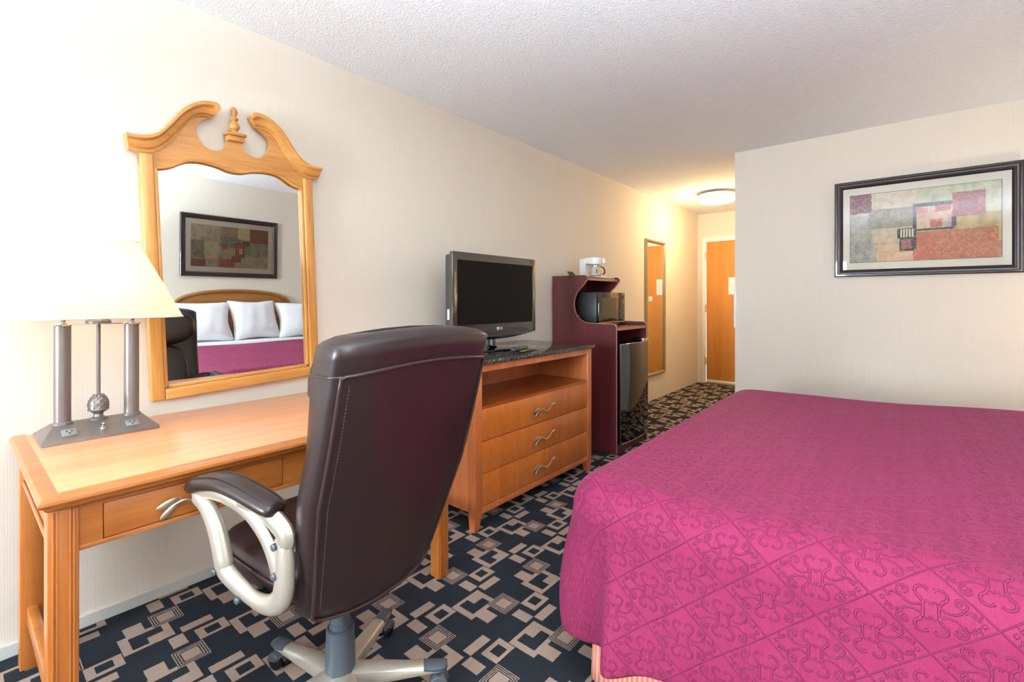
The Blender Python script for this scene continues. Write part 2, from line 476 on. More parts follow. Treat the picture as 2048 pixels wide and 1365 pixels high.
box(bm, .065, .118, YD - .022, YD - .0005, 0, 2.038, .005); box(bm, .999, 1.055, YD - .022, YD - .0005, 0, 2.038, .005)
box(bm, .065, 1.055, YD - .022, YD - .0005, 2.04, 2.092, .005)
struct('trim_1', bm, WHITE, 'white door casing around the entry door', 35)
struct('trim_2', bxm(.118, .999, YD - .03, YD + .09, 0, .020, .006), plain('threshold_metal', (168, 160, 150), .35, .8), 'low metal threshold under the entry door', 35)
nt_ = solo('door_notice', bxm(.425, .635, YD - .0085, YD - .0055, 1.275, 1.512), None, (.53, YD - .0085, 1.275),
           'white notice sheet taped to the entry door', 'notice', smooth=None)
def mat_notice():
    M = Mat('notice_paper', (246, 246, 244), .6); x, y, z = M.xyz(M.coord())
    row = ((z * (2 * math.pi / .012)).sin()).gt(.2); n = M.noise(M.comb(x * 260, (z / .012).floor() * 3.1), 1.0, 1).gt(.46)
    k = row * n * rect(x, z, -.085, .085, .03, .185)
    M.set('Base Color', M.mix(k * .55, lin((246, 246, 244)), lin((120, 120, 122)))); return M.m
nt_.data.materials.append(mat_notice())
# slim white strip on the outer corner of the partition
t = thing('wall_switch', 'slim white plastic fixture on the hallway corner beside the bed wall', 'switch', (XH + .012, YP - .006, .965))
part('cover', bxm(XH - .008, XH + .014, YP - .010, YP - .0005, .965, 1.318, .004), WHITEPL, t)
part('clip', bxm(XH - .004, XH + .010, YP - .018, YP - .0102, 1.28, 1.312, .003), WHITEPL, t)
part('rocker', bxm(XH - .002, XH + .008, YP - .015, YP - .0102, 1.05, 1.24, .003), WHITEPL, t)
# curtains either side of the window
def curtain(name, x0, x1, label):
    bm = BM(); rings = []
    n = 60
    for z in (.08, .6, 1.3, 2.0, 2.34):
        a = []
        for i in range(n + 1):
            f = i / n; a.append((x0 + (x1 - x0) * f, YR + .075 + .028 * math.sin(f * 12 * math.pi) + .006 * math.sin(f * 31 + z * 2), z))
        rings.append(a + [(p[0], p[1] + .006, p[2]) for p in a[::-1]])
    grid_loft(bm, rings, True, True)
    t = thing(name, label, 'curtain', ((x0 + x1) / 2, YR + .075, .08)); part('drape', bm, plain('drape_cloth', (120, 84, 62), .9), t, 80)
    b2 = BM(); tube(b2, [(x0 - .02, YR + .075, 2.362), (x1 + .02, YR + .075, 2.362)], .012); part('rod', b2, BRONZE, t)
curtain('window_curtain', .04, .42, 'brown pleated curtain at the desk side of the window')
curtain('window_curtain', 1.45, 1.84, 'brown pleated curtain at the headboard side of the window')

# ================================================================ BED
BX0, BX1, BY0, BY1, BZ = 1.53, 3.44, 1.27, 3.20, .64
t = thing('bed', 'king bed base with mattress and striped salmon skirt under the magenta spread', 'bed', ((BX0 + BX1) / 2, (BY0 + BY1) / 2, 0))
part('mattress', bxm(BX0 + .03, BX1, BY0 + .03, BY1 - .03, .34, BZ - .012, .05, 4), LINEN, t)
part('box_spring', bxm(BX0 + .03, BX1, BY0 + .03, BY1 - .03, .12, .338, .02), LINEN, t)
for fx in (BX0 + .15, BX1 - .12):
    for fy in (BY0 + .15, BY1 - .15):
        part('leg', lathe(BM(), [(.025, 0), (.025, .118)], (fx, fy, 0), 12), BLACKPL, t)
def perim(inset, rad, n_side, n_cor, xh=None):
    """points (p, n, arclength) round head-far, far side, foot, near side, head-near"""
    x0, x1, y0, y1 = BX0 + inset, xh or BX1, BY0 + inset, BY1 - inset; out = []
    def add(p, n): out.append((Vector(p), Vector(n)))
    for i in range(n_side): add((x1 + (x0 + rad - x1) * i / n_side, y1), (0, 1))
    for i in range(n_cor):
        a = R(90 + 90 * i / n_cor); add((x0 + rad + rad * math.cos(a), y1 - rad + rad * math.sin(a)), (math.cos(a), math.sin(a)))
    for i in range(n_side): add((x0, y1 - rad + (y0 + rad - (y1 - rad)) * i / n_side), (-1, 0))
    for i in range(n_cor):
        a = R(180 + 90 * i / n_cor); add((x0 + rad + rad * math.cos(a), y0 + rad + rad * math.sin(a)), (math.cos(a), math.sin(a)))
    for i in range(n_side + 1): add((x0 + rad + (x1 - x0 - rad) * i / n_side, y0), (0, -1))
    return out
def with_uv(name, V, F, UVs, mat, loc, thick=None, merge=False):
    me = bpy.data.meshes.new(name); me.from_pydata([Vector(v) - Vector(loc) for v in V], [], F)
    uv = me.uv_layers.new(name='UVMap'); li = np.zeros(len(me.loops), dtype=np.int32); me.loops.foreach_get('vertex_index', li)
    uv.data.foreach_set('uv', np.array(UVs, dtype=np.float32)[li].ravel())
    me.materials.append(mat)
    if merge:
        b_ = bmesh.new(); b_.from_mesh(me); bmesh.ops.remove_doubles(b_, verts=b_.verts, dist=2e-5); b_.to_mesh(me); b_.free()
    for p in me.polygons: p.use_smooth = True
    o = bpy.data.objects.new(name, me); COL.objects.link(o); o.location = loc
    if thick:
        s = o.modifiers.new('thickness', 'SOLIDIFY'); s.thickness = thick; s.offset = -1
    return o
# skirt: one long pleated band on three sides
PP = perim(.02, .05, 120, 8); V, F, UV = [], [], []; s = 0; rows = 6
for i, (p, n) in enumerate(PP):
    if i: s += (p - PP[i - 1][0]).length
    for k in range(rows):
        z = .012 + (.335 - .012) * k / (rows - 1); f = 1 - k / (rows - 1)
        d = .016 * f + .006 * f * math.sin(s * 9 + 1.1) + .003 * math.sin(s * 23)
        q = p + n * d; V.append((q.x, q.y, z)); UV.append((s, z))
for i in range(len(PP) - 1):
    for k in range(rows - 1):
        a = i * rows + k; F.append((a, a + rows, a + rows + 1, a + 1))
sk = with_uv('bed_skirt', V, F, UV, mat_skirt(), OFF[t.name], .003); sk.location = (0, 0, 0); sk.parent = t
sk['label'] = 'salmon and cream striped bed skirt'
# bedspread
def ztop(x, y):
    f = max(0, min(1, (x - 1.7) / 1.6)); f = f * f * (3 - 2 * f)
    return BZ + .012 + .050 * f + .004 * math.sin(x * 3.1 + y * 2.3) * math.sin(y * 4.1 - x) + .0025 * math.sin(x * 9 + y * 5)
PP = perim(.05, .05, 170, 30, 2.95); nP = len(PP)
V, F, UV = [], [], []
rin, rdn = 60, 64; rows = rin + rdn + 1
ym = (BY0 + BY1) / 2
arc = [0]
for i in range(1, nP): arc.append(arc[-1] + (PP[i][0] - PP[i - 1][0]).length)
i0 = 170 + 30 + 170; sc_ = arc[i0 + 15]                       # arclength at the middle of the near foot corner
r0 = .11
for i, (p, n) in enumerate(PP):
    sp = Vector((max(p.x, BX0 + .95), ym)); ang = math.atan2(n.y, n.x)
    sd = arc[i] - sc_
    cor = math.exp(-(sd / .16) ** 2); cor2 = math.exp(-((arc[i] - arc[170 + 15]) / .16) ** 2)
    D = .520 + .030 * cor + .045 * cor2
    if sd > .1: D -= .075 * min(1, (sd - .1) / .35)
    for k in range(rows):
        if k <= rin:
            f = k / rin; f = 1 - (1 - f) ** 1.4; q = sp.lerp(p, f); V.append((q.x, q.y, ztop(q.x, q.y))); UV.append((q.x, q.y))
        else:
            d = D * (k - rin) / rdn; q0 = math.pi / 2 * r0
            if d < q0: o = r0 * math.sin(d / r0); z = -r0 * (1 - math.cos(d / r0)); g = 0
            else: o = r0; z = -r0 - (d - q0); g = (d - q0) / (D - q0)
            gg = g * g * (3 - 2 * g)
            fold = .020 * gg * (1 + .35 * math.sin(arc[i] * 5.3 + .8)) + .007 * g * math.sin(arc[i] * 13 + 2 * g)
            # the loose cloth at the foot corner: a rounded fold on the foot side, a valley on the corner, a soft swell after it
            fold += .070 * math.exp(-((sd + .10) / .075) ** 2) * math.sin(math.pi * min(1, g * .86)) - .092 * g * math.exp(-((sd - .035) / .028) ** 2) + .034 * gg * cor
            fold += .030 * gg * math.exp(-((sd - .12) / .06) ** 2) + .012 * g * math.exp(-(sd / .5) ** 2) * math.sin(sd * 30) + cor2 * .06 * gg
            q = p + n * (o + fold); V.append((q.x, q.y, ztop(p.x, p.y) + z)); uvp = p + n * d; UV.append((uvp.x, uvp.y))
for i in range(nP - 1):
    for k in range(rows - 1):
        a = i * rows + k; F.append((a, a + 1, a + rows + 1, a + rows))
bs = with_uv('bedspread', V, F, UV, mat_bedspread(), ((BX0 + BX1) / 2, ym, BZ), .004, True)
_props(bs, 'magenta quilted bedspread with raised scroll pattern over the king bed', 'bedspread')
# turned back sheet edge by the pillows
bm = bxm(2.957, 3.435, BY0 + .035, BY1 - .035, .6295, .716, .03, 4)
solo('bed_sheet', bm, LINEN, (3.2, ym, .63), 'white sheet folded back below the pillows, seen in the mirror', 'sheet', smooth=60)
def pillow(loc, w, h, d, tilt, yaw, label):
    bm = BM(); n = 22; rings_f, rings_b = [], []
    def pt(u, v, sgn):
        e = (max(0, 1 - abs(u) ** 3.2) * max(0, 1 - abs(v) ** 3.2)) ** .55
        pinch = 1 - .10 * (1 - u * u * v * v) * (abs(u) ** 2 * (1 - v * v) + abs(v) ** 2 * (1 - u * u)) 
        wr = .006 * math.sin(9 * u + 5 * v) * math.sin(7 * v - 3 * u)
        return Vector((sgn * d / 2 * e + wr * e, u * w / 2 * pinch, v * h / 2 * pinch))
    for s in (1, -1):
        g = [[bm.verts.new(pt(-1 + 2 * i / n, -1 + 2 * j / n, s)) for i in range(n + 1)] for j in range(n + 1)]
        for j in range(n):
            for i in range(n): bm.faces.new((g[j][i], g[j][i + 1], g[j + 1][i + 1], g[j + 1][i]))
    bmesh.ops.remove_doubles(bm, verts=bm.verts, dist=1e-5)
    M = Matrix.Rotation(R(yaw), 4, 'Z') @ Matrix.Rotation(R(tilt), 4, 'Y')
    bmesh.ops.transform(bm, matrix=M, verts=bm.verts)
    zmin = min(v.co.z for v in bm.verts); bmesh.ops.translate(bm, verts=bm.verts, vec=(0, 0, -zmin))
    bmesh.ops.translate(bm, verts=bm.verts, vec=loc)
    solo('pillow', bm, LINEN, loc, label, 'pillow', 'white pillows leaning on the headboard', smooth=80)
pillow((3.19, 1.61, .7165), .60, .44, .20, 26, 4, 'white pillow at the window side of the bed, seen in mirror')
pillow((3.20, 2.155, .7165), .50, .45, .18, 24, -5, 'middle white pillow of the three seen in the mirror')
pillow((3.17, 2.69, .7165), .60, .44, .20, 28, 7, 'white pillow nearest the right edge of the mirror glass')
# headboard with an arched top
HEADW = wood('headboard_oak', (130, 78, 32), (158, 100, 46), (178, 120, 62), 'y', .38, 1.0, .3)
hb = thing('headboard', 'arched honey oak headboard behind the white pillows, seen in mirror', 'headboard', (XW - .03, 2.07, 0))
poly = [(1.27, .30), (2.87, .30), (2.87, .80), (2.66, .84), (2.645, 1.10)] + [(2.07 + .575 * math.cos(R(a)), 1.10 + .135 * math.sin(R(a))) for a in range(8, 173, 8)] + [(1.495, 1.10), (1.48, .84), (1.27, .80)]
part('panel', prism(BM(), poly, XW - .032, XW - .006, 'x', .003), HEADW, hb)
rim = [(XW - .034, 2.07 + .575 * math.cos(R(a)), 1.10 + .135 * math.sin(R(a))) for a in range(0, 181, 5)]
part('top_rail', tube(BM(), rim, .018, 8), HEADW, hb)
for yy in (1.33, 2.81): part('post', bxm(XW - .045, XW - .004, yy - .03, yy + .03, 0, .80, .004), HEADW, hb)

# ================================================================ FRAMED PICTURES
def art_a():
    """abstract print: stone blocks, red squares, black cross"""
    M = Mat('abstract_print', (170, 150, 130), .6); v = M.coord(); x, y, z = M.xyz(v)
    u = x / .78 + .5; w = z / .492                                    # 0..1 across, 0..1 up
    wb = M.noise(v, 16, 3, .6) - .5; wb2 = M.noise(M.mapping(v, loc=(3, 1, 7)), 16, 3, .6) - .5
    ur = u + wb * .035; wr_ = w + wb2 * .05
    mott = M.noise(v, 22, 5, .65); fine = M.noise(v, 70, 4, .6)
    def two(c, d): return M.mix(mott.step(.35, .65), lin(c), lin(d))
    c = two((172, 158, 138), (204, 188, 166))
    def put(c, a, x0, x1, y0, y1, soft=True): return M.mix(rect(ur if soft else u, wr_ if soft else w, x0, x1, y0, y1), c, a)
    c = put(c, two((150, 148, 138), (182, 176, 160)), -.1, .20, -.1, .68)
    c = put(c, two((196, 172, 140), (216, 190, 158)), .16, .46, .28, .52)
    c = put(c, two((128, 120, 98), (160, 140, 112)), .14, .46, .48, .76)
    c = put(c, two((204, 184, 156), (222, 206, 184)), .15, .50, .76, 1.1)
    c = put(c, two((176, 174, 140), (206, 204, 172)), .50, .70, .72, 1.1)
    c = put(c, two((178, 178, 146), (214, 210, 178)), .70, 1.1, .60, 1.1)
    c = put(c, two((176, 144, 84), (206, 176, 112)), .60, 1.1, .22, .60)
    c = put(c, two((184, 104, 66), (196, 122, 84)), .44, .98, -.1, .40)
    c = put(c, two((198, 92, 76), (192, 112, 78)), .44, .60, -.1, .36)
    c = put(c, two((204, 110, 88), (190, 128, 84)), .80, 1.1, .02, .22)
    c = put(c, two((206, 162, 120), (224, 188, 150)), .20, .45, -.1, .24)
    c = put(c, two((122, 66, 80), (142, 78, 88)), -.1, .16, .72, 1.1)
    bk = lin((40, 38, 36))
    for r in ((.45, .74, .74, .79), (.45, .475, .16, .78), (.36, .46, .14, .34), (.475, .72, .41, .435), (.345, .46, .32, .46), (.68, .73, .44, .58)): c = put(c, bk, *r, soft=False)
    c = put(c, two((206, 150, 118), (226, 200, 166)), .478, .70, .44, .73, False)
    c = M.mix(rect(ur, wr_, .56, .64, .44, .56) + rect(ur, wr_, .60, .70, .66, .74) + rect(ur, wr_, .48, .55, .66, .73), c, lin((190, 80, 66)))
    c = put(c, lin((172, 160, 166)), .64, .70, .45, .51)
    c = put(c, lin((164, 76, 76)), .372, .44, .17, .30, False)
    for k in range(5): c = put(c, lin((224, 218, 184)), .366 + .0195 * k, .377 + .0195 * k, .335, .45, False)
    c = put(c, two((160, 68, 72), (178, 84, 84)), .705, .905, .57, .89, False)
    c = put(c, two((138, 46, 54), (150, 56, 62)), .745, .855, .65, .81, False)
    c = M.mix(fine.step(.4, .75) * .25, c, lin((240, 226, 200)))
    c = M.mix(mott.step(.62, .78) * .35, c, lin((96, 84, 68)))
    c = M.mix(1 - rect(u, w, .004, .996, .006, .994), c, lin((110, 62, 56)))
    M.set('Base Color', c); return M.m
def art_b():
    M = Mat('abstract_print_b', (170, 150, 130), .6); v = M.coord(); x, y, z = M.xyz(v)
    u = y / .78 + .5; w = z / .45
    wb = M.noise(v, 14, 3, .6) - .5; ur = u + wb * .04; wr_ = w + (M.noise(M.mapping(v, loc=(3, 1, 7)), 14, 3, .6) - .5) * .06
    mott = M.noise(v, 20, 5, .65)
    def two(c, d): return M.mix(mott.step(.35, .65), lin(c), lin(d))
    c = two((150, 132, 104), (186, 166, 132))
    def put(c, a, x0, x1, y0, y1, soft=True): return M.mix(rect(ur if soft else u, wr_ if soft else w, x0, x1, y0, y1), c, a)
    c = put(c, two((168, 146, 118), (196, 176, 148)), -.1, .36, .66, 1.1)
    c = put(c, two((104, 88, 66), (150, 130, 98)), -.1, .16, .2, .62)
    c = put(c, two((176, 160, 118), (200, 182, 140)), .16, .34, .2, .62)
    c = put(c, two((104, 108, 92), (136, 138, 116)), .36, .62, .50, .78)
    c = put(c, two((150, 122, 96), (168, 146, 112)), .38, .58, .76, 1.1)
    c = put(c, two((188, 176, 122), (206, 194, 146)), .58, .74, .72, 1.1)
    c = put(c, two((128, 52, 42), (146, 72, 54)), .74, 1.1, .64, 1.1)
    c = put(c, two((112, 118, 92), (158, 156, 124)), .68, 1.1, .30, .62)
    c = put(c, two((166, 146, 112), (190, 172, 140)), .66, 1.1, -.1, .30)
    c = put(c, two((124, 50, 46), (140, 70, 54)), -.1, .18, -.1, .18)
    c = put(c, two((152, 74, 54), (168, 96, 66)), .34, .54, -.1, .22)
    c = put(c, lin((172, 70, 48)), .37, .44, .44, .58)
    for r in ((.55, .67, .26, .62), (.64, .74, .56, .68), (.50, .62, .14, .28)): c = put(c, lin((52, 36, 30)), *r, soft=False)
    c = put(c, lin((160, 72, 56)), .56, .655, .28, .60, False); c = put(c, lin((134, 52, 44)), .65, .73, .57, .67, False); c = put(c, lin((158, 66, 54)), .51, .61, .15, .27, False)
    for k in range(4): c = put(c, lin((226, 220, 190)), .60, .645, .36 + .035 * k, .378 + .035 * k, False)
    c = M.mix(mott.step(.6, .8) * .4, c, lin((70, 56, 42)))
    M.set('Base Color', c); return M.m
FRAMEM = plain('espresso_frame', (54, 40, 42), .28, .15, Coat_Weight=.3)
MATB = plain('mat_board', (226, 218, 200), .85)
def picture(name, label, axis, c, w, h, border, art, aw, ah, face):
    """axis: the wall axis the picture runs along; c = centre on the wall face; face = direction to the room"""
    t = thing(name, label, 'picture', c)
    def P(a, d, z): return (c[0] + a, c[1] + face * d, c[2] + z) if axis == 'x' else (c[0] + face * d, c[1] + a, c[2] + z)
    prof = [(0, .0), (0, .026), (.006, .031), (.016, .031), (.020, .024), (.030, .022), (.034, .027), (.040, .025), (border, .012), (border, .0)]
    bmf = BM(); cor = [(-1, -1), (1, -1), (1, 1), (-1, 1)]
    rings = [[P(sx * (w / 2 - i), d, sz * (h / 2 - i)) for i, d in prof] for sx, sz in cor]; rings.append(rings[0])
    grid_loft(bmf, rings, True, False); bmesh.ops.remove_doubles(bmf, verts=bmf.verts, dist=1e-6)
    part('frame', bmf, FRAMEM, t, 25)
    def slab(a0, a1, z0, z1, d0, d1):
        p, q = P(a0, d0, z0), P(a1, d1, z1)
        return bxm(min(p[0], q[0]), max(p[0], q[0]), min(p[1], q[1]), max(p[1], q[1]), min(p[2], q[2]), max(p[2], q[2]))
    part('mat_board', slab(-w / 2 + .03, w / 2 - .03, -h / 2 + .03, h / 2 - .03, .003, .007), MATB, t, None)
    o = part('print', slab(-aw / 2, aw / 2, -ah / 2, ah / 2, .0072, .0085), art, t, None)
    m = o.data; m.transform(Matrix.Translation((0, 0, ah / 2))); o.location = (0, 0, -ah / 2)   # print coordinates start at its foot
    part('glass', slab(-w / 2 + .035, w / 2 - .035, -h / 2 + .035, h / 2 - .035, .0100, .0115), PANE, t, None)
    return t
picture('framed_picture', 'wide dark-framed abstract print with red squares on the wall beyond the bed', 'x', (2.395, YP - .0015, 1.715), .962, .692, .05, art_a(), .78, .492, -1)
picture('framed_picture', 'dark-framed abstract print above the headboard, seen only in the mirror', 'y', (XW - .0015, 2.02, 1.715), .98, .66, .05, art_b(), .78, .45, -1)

# ================================================================ WALL MIRROR WITH SCROLLED PEDIMENT
MC = Vector((.012, .832, 1.40))
mr = thing('wall_mirror', 'oak mirror with scrolled pediment and turned finial, hanging crooked above desk', 'mirror', MC)
OFF[mr.name] = Vector((0, 0, 0))
def sym(right):                                              # right half, centre to edge, then mirrored
    return [(-a, b) for a, b in right[::-1]] + right
hole = [tuple(p) for p in catmull([(.030, .500, 0), (.034, .476, 0), (.058, .452, 0), (.093, .445, 0), (.125, .463, 0), (.146, .505, 0), (.140, .543, 0), (.118, .566, 0), (.088, .580, 0)], 5)]
hole = [(a, b) for a, b, _ in hole]
up_c = [(a, b) for a, b, _ in catmull([(.060, .618, 0), (.075, .640, 0), (.13, .634, 0), (.19, .596, 0), (.235, .535, 0), (.28, .476, 0), (.33, .450, 0), (.388, .446, 0)], 5)]
un_c = [(a, b) for a, b, _ in catmull([(.376, .392, 0), (.345, .387, 0), (.31, .39, 0), (.275, .41, 0), (.235, .452, 0), (.20, .507, 0), (.17, .552, 0), (.135, .575, 0), (.088, .580, 0)], 5)]
gt = [(a, b) for a, b, _ in catmull([(0, .370, 0), (.03, .373, 0), (.08, .387, 0), (.14, .392, 0), (.19, .383, 0), (.245, .352, 0), (.293, .338, 0)], 5)]
half = [(.030, .520)] + hole + [at0 for at0 in [((a + c) / 2, (b + d) / 2) for (a, b), (c, d) in zip(up_c[2:-4], un_c[::-1][4:])]] + [(.345, .41), (.345, .336)]
outline = half + [(.293, .336)] + gt[::-1][1:] + [(-a, b) for a, b in gt[1:]] + [(-.293, .336)] + [(-a, b) for a, b in half[::-1]]
part('pediment', prism(BM(), outline, .004, .024, 'x'), OAKH, mr, 30, local=True)
NC = len(up_c)
def at(L, f):
    g = f * (len(L) - 1); i = min(int(g), len(L) - 2); k = g - i
    return (L[i][0] * (1 - k) + L[i + 1][0] * k, L[i][1] * (1 - k) + L[i + 1][1] * k)
un_r = un_c[::-1]                                             # both curves from the scroll end to the tail
for s in (1, -1):
    rg = []
    for i in range(NC):
        f = i / (NC - 1); U, D_ = at(up_c, f), at(un_r, f)
        L_ = lambda k: (U[0] + (D_[0] - U[0]) * k, U[1] + (D_[1] - U[1]) * k)
        sec = [(0, .006), (0, .056), (.06, .060), (.22, .060), (.30, .052), (.36, .046), (.62, .043), (.74, .040), (.82, .032), (1, .030), (1, .006)]
        rg.append([(d, s * L_(k)[0], L_(k)[1]) for k, d in sec])
    b2 = BM(); grid_loft(b2, rg, True, True)
    part('crown_moulding', b2, OAKH, mr, 32, local=True)
part('plinth', bxm(.002, .046, -.034, .034, .498, .520, .004), OAKH, mr, local=True)
part('plinth_cap', bxm(.000, .052, -.042, .042, .5205, .534, .005), OAKH, mr, local=True)
part('finial', lathe(BM(), [(.002, .534), (.011, .5345), (.012, .540), (.010, .545), (.019, .553), (.022, .563), (.019, .574), (.011, .583), (.009, .590), (.016, .594), (.017, .600), (.010, .604), (.009, .610), (.013, .618), (.015, .630), (.011, .643), (.003, .651), (.001, .652)], (.024, 0, 0), 20), OAK, mr, 60, local=True)
def bead(bm, pts, d0=.024, d1=.033):                          # inner step of the frame
    prism(bm, pts, d0, d1, 'x', .003)
for s in (1, -1):
    b2 = bxm(.0, .034, min(s * .300, s * .345), max(s * .300, s * .345), -.59, .386, .006, 3)
    part('stile', b2, OAK, mr, 40, local=True)
    part('inner_bead', bxm(.010, .026, min(s * .287, s * .2995), max(s * .287, s * .2995), -.535, .337, .003), OAK, mr, 40, local=True)
part('bottom_rail', bxm(.0, .0345, -.2995, .2995, -.59, -.545, .006, 3), OAKH, mr, 40, local=True)
part('bottom_bead', bxm(.010, .0262, -.2865, .2865, -.5445, -.532, .003), OAKH, mr, 40, local=True)
part('glass', bxm(.006, .0095, -.2985, .2985, -.543, .42), mirror_glass('silvered_glass'), mr, None, local=True)
gb = BM(); P3 = [(.0245, a, b - .004) for a, b in ([(-q[0], q[1]) for q in gt[::-1]] + gt[1:])]; tube(gb, P3, .007, 8)
part('top_bead', gb, OAKH, mr, 60, local=True)
mr.rotation_euler = (R(2.45), R(.55), 0)

# ================================================================ DESK
DX0, DX1, DY0, DY1, DZ = .022, .815, .128, 1.415, .745
dk = thing('writing_desk', 'honey brown wooden writing desk with moulded top and leaf-pull drawers under mirror', 'desk', ((DX0 + DX1) / 2, (DY0 + DY1) / 2, 0))
part('desk_top', bxm(DX0 + .03, DX1 - .038, DY0 + .038, DY1 - .038, DZ - .03, DZ + .0005, .001), DESKT, dk)
def edge_prof():                                             # moulded edge: (outward, down)
    return [(-.040, 0), (-.038, .0015), (-.020, .001), (-.008, .003), (-.001, .009), (0, .016), (-.004, .022), (-.010, .025), (-.012, .031), (-.018, .036), (-.026, .040), (-.040, .040)]
pr = edge_prof(); eb = BM()
cs = [((DX0, DY0), (0, -1)), ((DX1, DY0), (1, -1)), ((DX1, DY1), (1, 1)), ((DX0, DY1), (0, 1))]
rings = [[(x + (o_ * nx if nx else 0), y + o_ * ny, DZ - d) for o_, d in pr] for (x, y), (nx, ny) in cs]
grid_loft(eb, rings, True, True)
part('edge_moulding', eb, DESKW, dk, 30)
ax1 = DX1 - .030; ay0, ay1 = DY0 + .018, DY1 - .018            # legs' outer faces
LW = .056
def leg(x0, x1, y0, y1, front):
    b_ = bxm(x0, x1, y0, y1, .002, DZ - .041, .004)
    o = part('leg', b_, DESKV, dk)
    if front:                                                # reeded front face
        for yy in (y0 + .010, y0 + .0165, y1 - .0165, y1 - .010):
            part('reed', bxm(x1 - .0005, x1 + .0035, yy - .0026, yy + .0026, .004, DZ - .043, .0016), DESKV, o)
    return o
leg(ax1 - LW, ax1, ay0, ay0 + LW, True); leg(ax1 - LW, ax1, ay1 - LW, ay1, True)
leg(.075, .075 + LW, ay0, ay0 + LW, False); leg(.075, .075 + LW, ay1 - LW, ay1, False)
# front apron built round the drawer
fx0, fx1 = ax1 - .045, ax1 - .012; az0, az1 = .600, DZ - .041
dz0, dz1 = .604, .690
DRS = ((.249, .689), (.854, 1.294))
part('apron_rail', bxm(fx0, fx1, ay0 + LW, ay1 - LW, dz1 + .002, az1), DESKW, dk, None)
part('apron_rail', bxm(fx0, fx1 + .001, ay0 + LW, ay1 - LW, az0 - .010, dz0 - .002, .002), DESKW, dk)
for a, b in ((ay0 + LW, DRS[0][0] - .002), (DRS[0][1] + .002, DRS[1][0] - .002), (DRS[1][1] + .002, ay1 - LW)):
    part('apron_block', bxm(fx0, fx1, a, b, dz0 - .002, dz1 + .002), DESKW, dk, None)
def twig(bm, x, y, z, s=1.0, leaf=True):
    """wavy twig pull with a leaf at each end, on a face looking to +x"""
    P = catmull([(x + .016, y - .078 * s, z - .004 * s), (x + .022, y - .05 * s, z + .006 * s), (x + .024, y - .015 * s, z - .010 * s), (x + .024, y + .015 * s, z - .006 * s), (x + .022, y + .045 * s, z + .014 * s), (x + .014, y + .078 * s, z + .016 * s)], 6)
    tube(bm, P, [.0042 * s] * len(P), 8)
    for yy, zz in ((y - .055 * s, z + .004 * s), (y + .070 * s, z + .016 * s)): tube(bm, [(x - .001, yy, zz), (x + .02, yy, zz)], .005 * s, 8)
    if leaf:
        for (dy_, dz_, a) in ((-.088, .006, 18), (-.084, -.014, 42)):
            M = Matrix.Rotation(R(a), 3, 'X'); blob(bm, (x + .018, y + dy_ * s, z + dz_ * s), (.004 * s, .026 * s, .009 * s), 12, 8, M=M)
    blob(bm, (x + .014, y + .080 * s, z + .016 * s), (.007 * s, .010 * s, .009 * s), 10, 8)
    return bm
for a, b in DRS:
    dw = part('drawer', bxm(fx0 - .3, fx1 - .0005, a, b, dz0, dz1, .0015), DESKW, dk)
    part('drawer_pull', twig(BM(), fx1, (a + b) / 2, .645, 1.05), PEWTER, dw, 60, label='pewter twig pull with two leaves')
for yy in (ay0 + .012, ay1 - .032):
    part('side_apron', bxm(.075 + LW, ax1 - LW, yy, yy + .020, az0 + .004, az1), DESKW, dk, None)
    part('side_bead', bxm(.075 + LW, ax1 - LW, yy - (.007 if yy < .5 else -.0205), yy + (-.0005 if yy < .5 else .027), az0 + .006, az0 + .020, .003), DESKW, dk)
    part('stretcher', bxm(.075 + LW, ax1 - LW, yy + .005, yy + .030, .150, .205, .003), DESKW, dk)
part('back_apron', bxm(.085, .105, ay0 + LW, ay1 - LW, az0 + .05, az1), DESKW, dk, None)

# ================================================================ DESK LAMP
LX, LY, LZ = .185, .330, DZ + .0008
lp = thing('desk_lamp', 'two-column bronze desk lamp with cream shade, lit, on the desk', 'lamp', (LX, LY, LZ))
ba = BM(); a0 = rrect(LX, LY, .205, .300, .006, 2); a1 = rrect(LX, LY, .205, .300, .006, 2); a2 = rrect(LX - .004, LY, .062, .235, .004, 2)
grid_loft(ba, [[(x, y, LZ) for x, y in a0], [(x, y, LZ + .010) for x, y in a1], [(x, y, LZ + .045) for x, y in a2]], True, True)
base = part('base', ba, BRONZE, lp, 25)
PLATE = plain('outlet_plate', (128, 132, 130), .4)
ax = math.atan2(.035, .2025 / 2 - .031)                       # slope of the front face
for yy in (LY - .082, LY + .078):
    M = Matrix.Translation((LX + .070, yy, LZ + .0265)) @ Matrix.Rotation(ax, 4, 'Y')
    b2 = bxm(-.0155, .0155, -.018, .018, -.004, .0052, .0015); bmesh.ops.transform(b2, matrix=M, verts=b2.verts)
    oc = part('outlet', b2, PLATE, base)
    for (u, v, su, sv) in ((-.004, -.0065, .0038, .0013), (-.004, .0065, .0038, .0013), (.0065, 0, .0022, .0026)):
        b3 = bxm(u - su, u + su, v - sv, v + sv, .0045, .0058); bmesh.ops.transform(b3, matrix=M, verts=b3.verts); part('slot', b3, SLOT, oc, None)
M = Matrix.Translation((LX + .070, LY, LZ + .0245)) @ Matrix.Rotation(ax, 4, 'Y')
b2 = BM(); lathe(b2, [(.008, 0), (.008, .004), (.0035, .006), (.003, .016), (.005, .018), (.005, .022), (.001, .024)], (0, 0, 0), 14); bmesh.ops.transform(b2, matrix=M, verts=b2.verts)
part('switch_knob', b2, CHROME, base, 50)
